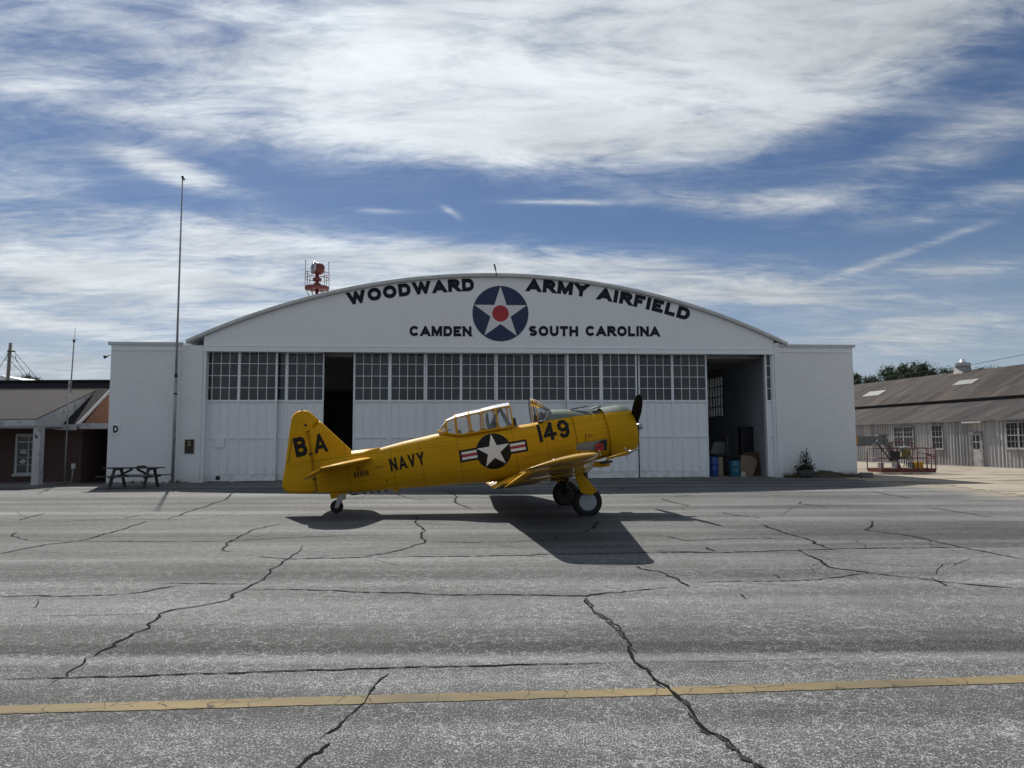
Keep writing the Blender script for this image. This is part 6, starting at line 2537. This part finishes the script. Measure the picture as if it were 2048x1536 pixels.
# ------------------------------------------------------------------ red work basket of a boom lift, right yard
bc_ = ground_at(1808, 947)
lift = empty('boom_lift_basket', 'faded red work basket of a boom lift standing in the sandy yard', 'boom lift', loc=(bc_.x, bc_.y, 0), rz=R(-6))
def lift_pt(px, py, dy=0.0):
    p = at_depth(px, py, bc_.y + dy)
    return lift.matrix_world.inverted() @ p
bx0, bx1 = -1.50, 1.38
by0, by1 = -.30, .62
zf_ = .16
m = MB()
m.box((bx0 + .35, by0, zf_ - .10), (bx1, by0 + .05, zf_ + .10)); m.box((bx0, by1 - .05, zf_ - .06), (bx1, by1, zf_ + .10))
m.box((bx1 - .05, by0 + .05, zf_ - .08), (bx1, by1 - .05, zf_ + .10))
m.bar((bx0 + .02, by1 - .03, zf_), (bx0 + .36, by0 + .03, zf_), .05, .18)
fr = m.build('basket_frame', M_RED, lift)
m = MB()
m.box((bx0 + .3, by0 + .05, zf_ - .02), (bx1 - .05, by1 - .05, zf_ + .01))
m.build('floor_grating', simple('worn_grey_grating', (.17, .165, .16), .7, var=.3, scale=9), lift)
m = MB()
zt_, zmid = 1.26, .76
def rail(p, q_, r=.024): m.tube([p, q_], r, 7)
cor = [(bx0, by1), (bx0 + .36, by0), (bx1, by0), (bx1, by1)]
for i in range(4):
    (ax, ay), (bx, by) = cor[i], cor[(i + 1) % 4]
    za, zb = zt_ - (.02 if i == 1 else 0), zt_
    rail((ax, ay, zt_), (bx, by, zt_)); rail((ax, ay, zmid), (bx, by, zmid), .018)
for x, y in cor + [(bx0 + .36 + .75, by0), (.55, by0), (.98, by0), (-.2, by1), (.7, by1), (bx1, .15)]:
    m.tube([(x, y, zf_), (x, y, zt_)], .028, 7)
rail((.55, by0, 1.05), (bx1, by0, .92), .02); rail((.98, by0, .95), (bx1, by0, .80), .03)
m.build('guard_rail', M_RED, lift)
m = MB()
rail((-.62, by0, zt_), (-.62, by0, 1.58)); rail((.30, by0, zt_), (.30, by0, 1.55)); rail((-.62, by0, 1.58), (-.20, by0, 1.60)); rail((-.20, by0, 1.60), (.30, by0, 1.55)); rail((-.72, by0, 1.2), (-.72, by0, 1.5)); rail((.42, by0, 1.2), (.42, by0, 1.5)); rail((-.72, by0, 1.5), (-.62, by0, 1.58)); rail((.42, by0, 1.5), (.30, by0, 1.55))
m.build('control_guard', M_RED, lift)
m = MB()
m.box((-.68, by0 - .06, .70), (-.28, by0 + .12, 1.12))
m.build('control_box', M_DARK, lift, bevel=.02)
m = MB()
m.box((-.45, by0 + .02, 1.22), (.18, by0 + .22, 1.32))
m.tube([(-.42, by0, 1.33), (-.2, by0, 1.29), (0, by0, 1.34), (.18, by0, 1.30)], .035, 7)
m.build('control_panel', simple('white_panel', (.55, .56, .56), .6), lift)
m = MB()
m.loft([[Vector((x, y, z)) for x, z in ((-.26, .72), (-.10, 1.22), (.22, 1.20), (.26, 1.0), (.05, .72))] for y in (by0 + .02, by0 + .14)], smooth=False)
m.build('rotator_bracket', simple('worn_yellow_bracket', (.22, .16, .03), .6, scale=8, c2=(.03, .028, .02)), lift)
m = MB()
for k in range(5):
    x = -.15 + .1 * k
    m.tube([(x, by0 + .16, 1.20), (x + .1, by0 + .25 + .03 * k, .95), (x + .22, by0 + .3, .6), (x + .15, by0 + .3, .30)], .022, 6)
m.build('hydraulic_hoses', M_BLACK, lift)
m = MB()
j0 = lift_pt(1798, 938, .3); j1 = lift_pt(1766, 873, .3)
m.bar(j1, j0, .20, .20)
m.tube([j1 + Vector((-.25, .1, -.35)), j0 + Vector((-.25, .1, .30))], .05, 8)
m.build('jib_arm', M_STEEL if False else simple('weathered_boom_grey', (.15, .155, .155), .55, var=.25, scale=3), lift)
jib = lift.children[-1]
m = MB()
m.box(tuple(j1 + Vector((-.30, -.20, .02))), tuple(j1 + Vector((.18, .24, .10))))
m.bar(j1 + Vector((-.05, 0, -.20)), j1 + Vector((-.62, .0, -.20)), .28, .42)
c2 = lift_pt(1735, 881, .35)
m.box((c2.x - .62, c2.y - .2, c2.z - .28), (c2.x - .18, c2.y + .25, c2.z + .23))
m.box((c2.x - .17, c2.y - .18, c2.z - .25), (c2.x + .12, c2.y + .22, c2.z + .22))
m.box((c2.x - .60, c2.y - .1, c2.z + .26), (c2.x - .25, c2.y + .1, c2.z + .29))
m.bar(c2 + Vector((-4.2, .5, -.1)), c2 + Vector((-.62, 0, -.02)), .30, .36)
m.build('boom_head', simple('boom_grey', (.14, .15, .15), .55, var=.25, scale=3), lift)
m = MB()
m.box((c2.x - .66, c2.y - .22, c2.z - .20), (c2.x - .54, c2.y + .20, c2.z + .235))
m.build('orange_cover', simple('orange_paint', (.50, .22, .02), .5, var=.2), lift)
m = MB()
w0 = lift_pt(1746, 893, 0)
m.loft([[w0 + Vector(v) for v in r_] for r_ in (((-.28, 0, -.02), (-.05, .1, .0)), ((-.02, -.05, .10), (.10, .1, .14)), ((.16, 0, .24), (.20, .1, .22)), ((.26, .02, .36), (.24, .1, .32)))], closed=False, caps=False)
m.build('torn_wrap', simple('white_plastic_wrap', (.75, .76, .77), .4), lift)
# things standing in the basket
def bucket(px, py, label, s=1.0, dy=.25):
    p = lift_pt(px, py, dy)
    o = empty('bucket', label, 'bucket', loc=lift.matrix_world @ Vector((p.x, p.y, zf_ + .012)), group='white buckets in the lift basket')
    m = MB()
    m.lathe([(.02, 0), (.125 * s, 0), (.145 * s, .36 * s), (.158 * s, .36 * s), (.158 * s, .38 * s), (.135 * s, .38 * s), (.118 * s, .03), (.02, .02)], n=24)
    m.build('pail', simple('white_bucket_plastic', (.80, .81, .82), .45, var=.12, scale=8), o)
    m = MB()
    m.tube([(.16 * s * math.cos(a), .16 * s * math.sin(a) * .35 - .12 * s, .34 * s - .10 * s * math.sin(a)) for a in np.linspace(0, math.pi, 9)], .006, 5)
    m.build('handle', M_STEEL, o)
bucket(1762, 940, 'white bucket at the left end of the red lift basket', 1.0, .45)
bucket(1790.5, 941, 'white bucket under the control box in the middle of the lift basket', 1.05, .1)
bucket(1822, 941, 'white bucket directly left of the yellow crate in the lift basket', 1.1, .3)
p = lift_pt(1837, 941, .1)
cr = empty('yellow_crate', 'bright yellow plastic crate standing in the right half of the lift basket', 'crate', loc=lift.matrix_world @ Vector((p.x, p.y, zf_ + .012)), rz=R(-6))
m = MB()
m.box((-.19, -.16, 0), (.19, .16, .37))
m.build('crate_body', simple('yellow_plastic', (.55, .30, .01), .4, var=.1), cr, bevel=.03)
m = MB()
m.box((-.20, -.17, .33), (.20, .17, .40))
m.build('lid', simple('yellow_plastic_lid', (.60, .34, .015), .4, var=.1), cr, bevel=.02)
# concrete block by the corner of the annex
p = ground_at(1733, 956)
m = MB()
m.box((-.26, -.15, 0), (.24, .15, .24))
cbk = m.build('concrete_block', simple('grey_concrete', (.14, .14, .13), .9, var=.25, scale=6), None, 'grey concrete block on the sand by the right annex corner', 'block', bevel=.02)
cbk.location = p

# ------------------------------------------------------------------ planter and weeds by the right annex
p = HM @ Vector((hl(1601, 940).x, -.42, 0))
plt = empty('potted_shrub', 'scraggly dark shrub in a low round pot against the right annex', 'potted plant', loc=p)
m = MB()
m.lathe([(.02, 0), (.26, 0), (.30, .10), (.36, .20), (.34, .22), (.36, .30), (.34, .36), (.28, .36), (.05, .30)], n=24)
m.build('pot', simple('dark_stone_pot', (.06, .055, .055), .9, var=.35, scale=7), plt)
m = MB(); lf = MB()
q = random.Random(8)
for k in range(9):
    a = q.uniform(0, 6.28); top_ = Vector((q.gauss(0, .16), q.gauss(0, .10), q.uniform(.75, 1.12)))
    if k < 2:
        top_ = Vector(((-.10, .10)[k], 0, (1.22, 1.24)[k]))
    b0 = Vector((q.gauss(0, .08), q.gauss(0, .06), .30))
    m.tube([b0, b0.lerp(top_, .5) + Vector((q.gauss(0, .05), 0, 0)), top_], [.012, .008, .004], 5)
    for j in range(46):
        f = q.uniform(.15, 1.02)
        sp_ = .20 * (1.1 - f)
        c = b0.lerp(top_, f) + Vector((q.gauss(0, sp_), q.gauss(0, sp_), q.gauss(0, .05)))
        n = Vector((q.gauss(0, 1), q.gauss(0, 1), q.gauss(0, 1))).normalized(); u = n.orthogonal().normalized(); v_ = n.cross(u); s = q.uniform(.025, .055)
        lf.poly([c - u * s, c + v_ * s * .6, c + u * s, c - v_ * s * .6])
for j in range(700):
    d = Vector((q.gauss(0, .17), q.gauss(0, .14), abs(q.gauss(0, .10)) + .34))
    n = Vector((q.gauss(0, 1), q.gauss(0, 1), q.gauss(0, 1))).normalized(); u = n.orthogonal().normalized(); v_ = n.cross(u); s = q.uniform(.025, .05)
    lf.poly([d - u * s, d + v_ * s * .7, d + u * s, d - v_ * s * .7])
m.build('stems', M_BARK, plt)
lf.build('foliage', simple('dark_evergreen_leaves', (.022, .030, .018), .7, var=.3, scale=5), plt, fix=False)
# heap of dry earth and weeds along the wall foot
m = MB()
NU, NV = 44, 8
rows = []
u_a, u_b = hl(1566, 960).x, AR1 + .25
for i in range(NU + 1):
    f = i / NU
    u = u_a + (u_b - u_a) * f
    hgt = .05 + .22 * math.exp(-((f - .50) / .22) ** 2) + .05 * random.random()
    dep = .35 + .55 * math.exp(-((f - .45) / .35) ** 2)
    rows.append([HM @ Vector((u, .03 - dep * j / NV, max(-.01, hgt * (1 - (j / NV) ** 1.4)) + .025 * random.random() * (j < NV))) for j in range(NV + 1)])
m.loft(rows, closed=False, caps=False)
m.build('earth_bank', simple('dry_brown_earth', (.055, .040, .030), .98, scale=5, c2=(.030, .032, .024)), kind='structure')
m = MB()
q = random.Random(21)
def tuft(o, n, h, spread):
    for k in range(n):
        a = q.uniform(0, 6.28); r_ = q.uniform(0, spread)
        b0 = o + Vector((math.cos(a) * r_, math.sin(a) * r_ * .6, 0))
        tip = b0 + Vector((q.gauss(0, h * .35), q.gauss(0, h * .25), h * q.uniform(.5, 1.1)))
        w = Vector((.008, .003, 0))
        m.poly([b0 - w, b0 + w, tip])
for i in range(70):
    f = q.random()
    u = u_a + (u_b - u_a) * f
    tuft(HM @ Vector((u, -.08 - .5 * q.random(), .06)), 14, q.uniform(.08, .28), .16)
for i in range(30):
    u = q.uniform(AL0, PLx + .6)
    tuft(HM @ Vector((u, -.03 - .05 * q.random(), 0)), 10, q.uniform(.05, .18), .14)
tuft(HM @ Vector((hl(1629, 950).x, -.5, .1)), 10, .55, .10)
m.build('weeds', simple('dry_weeds', (.07, .075, .035), .9, c2=(.10, .075, .04), scale=2), kind='stuff', fix=False)

# ------------------------------------------------------------------ things inside the open hangar door
def drum(px, pyb, r, h, v, label, c, nm):
    p = hl(px, pyb, v)
    o = empty('plastic_drum', label, 'drum', mw=HM @ Tm(p.x, v, .006))
    m = MB()
    m.lathe([(.02, 0), (r * .95, 0), (r, .03), (r, h * .32), (r * 1.025, h * .335), (r, h * .35), (r, h * .65), (r * 1.025, h * .665), (r, h * .68), (r, h - .05), (r * .96, h - .01)], n=28)
    m.build('barrel', simple(nm, c, .45, var=.12, scale=3), o)
    m = MB()
    m.lathe([(r * .97, h - .012), (r * .97, h), (r * .9, h), (r * .88, h - .02), (.02, h - .02)], n=28)
    m.build('lid', simple(nm + '_lid', tuple(x * .6 for x in c), .5), o)
drum(1426, 951, .25, .92, 1.35, 'deep blue plastic drum partly hidden by the hangar door edge', (.01, .06, .26), 'blue_plastic')
drum(1470, 953.5, .25, .74, 1.05, 'lower teal plastic drum in the open hangar doorway', (.01, .11, .17), 'teal_plastic')
def board(name, pts, v, tilt, thick, mat, label, cat):
    """flat board leaning back: outline read on the plane at depth v, foot on the floor"""
    P = [hl(px, py, v) for px, py in pts]
    zb = min(q_.z for q_ in P)
    m = MB()
    m.loft([[Vector((q_.x, v + (q_.z - zb) * tilt + d, .008 + q_.z - zb)) for q_ in P] for d in (0, thick)], smooth=False)
    o = m.build(name, mat, None, label, cat)
    o.matrix_world = HM
    return o
board('cardboard_sheet', [(1484, 945), (1482, 935), (1487, 910), (1500, 911), (1513, 914), (1518, 919), (1517, 927), (1510, 943), (1505, 951), (1494, 952)], 1.15, .28, .02, simple('brown_cardboard', (.20, .16, .12), .9, var=.12, scale=2), 'brown cardboard sheet leaning in the open doorway beside the teal drum', 'cardboard')
board('wood_panel', [(1490, 951), (1490, 905), (1526, 902), (1528, 910), (1522, 951)], 1.45, .25, .03, simple('dark_brown_wood', (.075, .05, .035), .8, var=.3, scale=2), 'dark brown wooden panel leaning behind the cardboard sheet', 'panel')
board('pale_plank', [(1437, 949), (1437.5, 912), (1446, 911), (1447, 949)], 1.5, .08, .05, simple('pale_wood', (.28, .22, .15), .8, var=.2, scale=3), 'upright pale plank between the two blue drums', 'plank')
p = hl(1486, 950, .95)
m = MB()
m.box((-.11, -.08, 0), (.11, .10, .20)); m.box((-.12, -.09, .185), (.12, .11, .215))
m.tube([(-.02, -.085, .1), (.03, -.12, .1), (.05, -.085, .1)], .02, 6)
o = m.build('white_box', simple('white_plastic_box', (.40, .40, .38), .6, var=.15), None, 'small white box on the floor beside the cardboard sheet', 'box', bevel=.008)
o.matrix_world = HM @ Tm(p.x, .98, .006)
# workbench with a dark cabinet and a pale hood at the back
bm_ = empty('work_bench', 'dark workbench along the hangar side wall behind the drums', 'workbench', mw=HM @ Tm(hl(1490, 900, 2.4).x, 2.5, .006))
m = MB(); m.box((-1.6, -.4, .92), (.72, .42, 1.0)); m.build('bench_top', M_DARK, bm_)
for sx in (-1.5, .62):
    for sy in (-.33, .35):
        m = MB(); m.box((sx - .04, sy - .04, 0), (sx + .04, sy + .04, .92)); m.build('leg', M_DARK, bm_)
m = MB(); m.box((-1.4, -.36, .2), (.55, .38, .26)); m.build('shelf', M_DARK, bm_)
a, b = hl(1480, 897, 2.4), hl(1524, 853, 2.4)
m = MB()
m.box((a.x, 2.25, 1.007), (b.x - .05, 2.6, b.z))
o = m.build('black_cabinet', M_BLACK, None, 'tall black cabinet standing on the workbench by the hangar side wall', 'cabinet', bevel=.015)
o.matrix_world = HM
m = MB()
P = [hl(px, py, 2.6) for px, py in ((1423, 906), (1431, 884), (1452, 884), (1452.5, 906))]
m.loft([[Vector((q_.x, 2.75 + d * (1 if i in (1, 2) else .4), q_.z)) for i, q_ in enumerate(P)] for d in (0, .5)], smooth=False)
m.box((P[0].x + .05, 2.80, .01), (P[3].x - .05, 3.2, P[0].z))
o = m.build('grey_hood', simple('grey_hood_paint', (.16, .17, .18), .6, var=.15), None, 'pale grey sloping machine hood beyond the deep blue drum', 'machine')
o.matrix_world = HM
m = MB()
a, b = hl(1452.5, 905, 2.2), hl(1457.5, 872, 2.2)
m.box((a.x, 2.2, .01), (b.x, 2.3, b.z))
m.box((a.x - .08, 2.12, .008), (b.x + .08, 2.38, .05))
o = m.build('dark_post', M_BLACK, None, 'thin black upright post between the grey hood and the black cabinet', 'post')
o.matrix_world = HM
# dark vehicle standing in the shadow behind the narrow door gap
vh = empty('parked_vehicle', 'dark vehicle in deep shadow inside the narrow door gap behind the tail fin', 'vehicle', mw=HM @ Tm(hl(668, 930, 3).x, 4.4, .006))
m = MB()
m.loft([[Vector((x, w, z)) for x, z in ((-2.0, .35), (2.0, .35), (2.05, .75), (1.9, 1.0), (1.1, 1.08), (.5, 1.50), (-1.0, 1.55), (-1.9, 1.0), (-2.05, .7))] for w in (-.85, -.80, .80, .85)], smooth=False)
m.build('body', simple('dark_car_paint', (.03, .032, .036), .2), vh)
m = MB()
m.loft([[Vector((x, w, z)) for x, z in ((1.0, 1.10), (.48, 1.45), (-.95, 1.49), (-1.6, 1.10))] for w in (-.86, .86)], smooth=False)
m.build('window', M_GLASS, vh)
for sx in (-1.25, 1.3):
    for sy in (-.75, .75):
        m = MB()
        m.lathe([(.02, -.1), (.28, -.1), (.33, -.07), (.33, .07), (.28, .1), (.02, .1)], Tm(sx, sy, .33) @ Matrix.Rotation(R(90), 4, 'X'), n=20)
        m.build('wheel', M_RUBBER, vh)
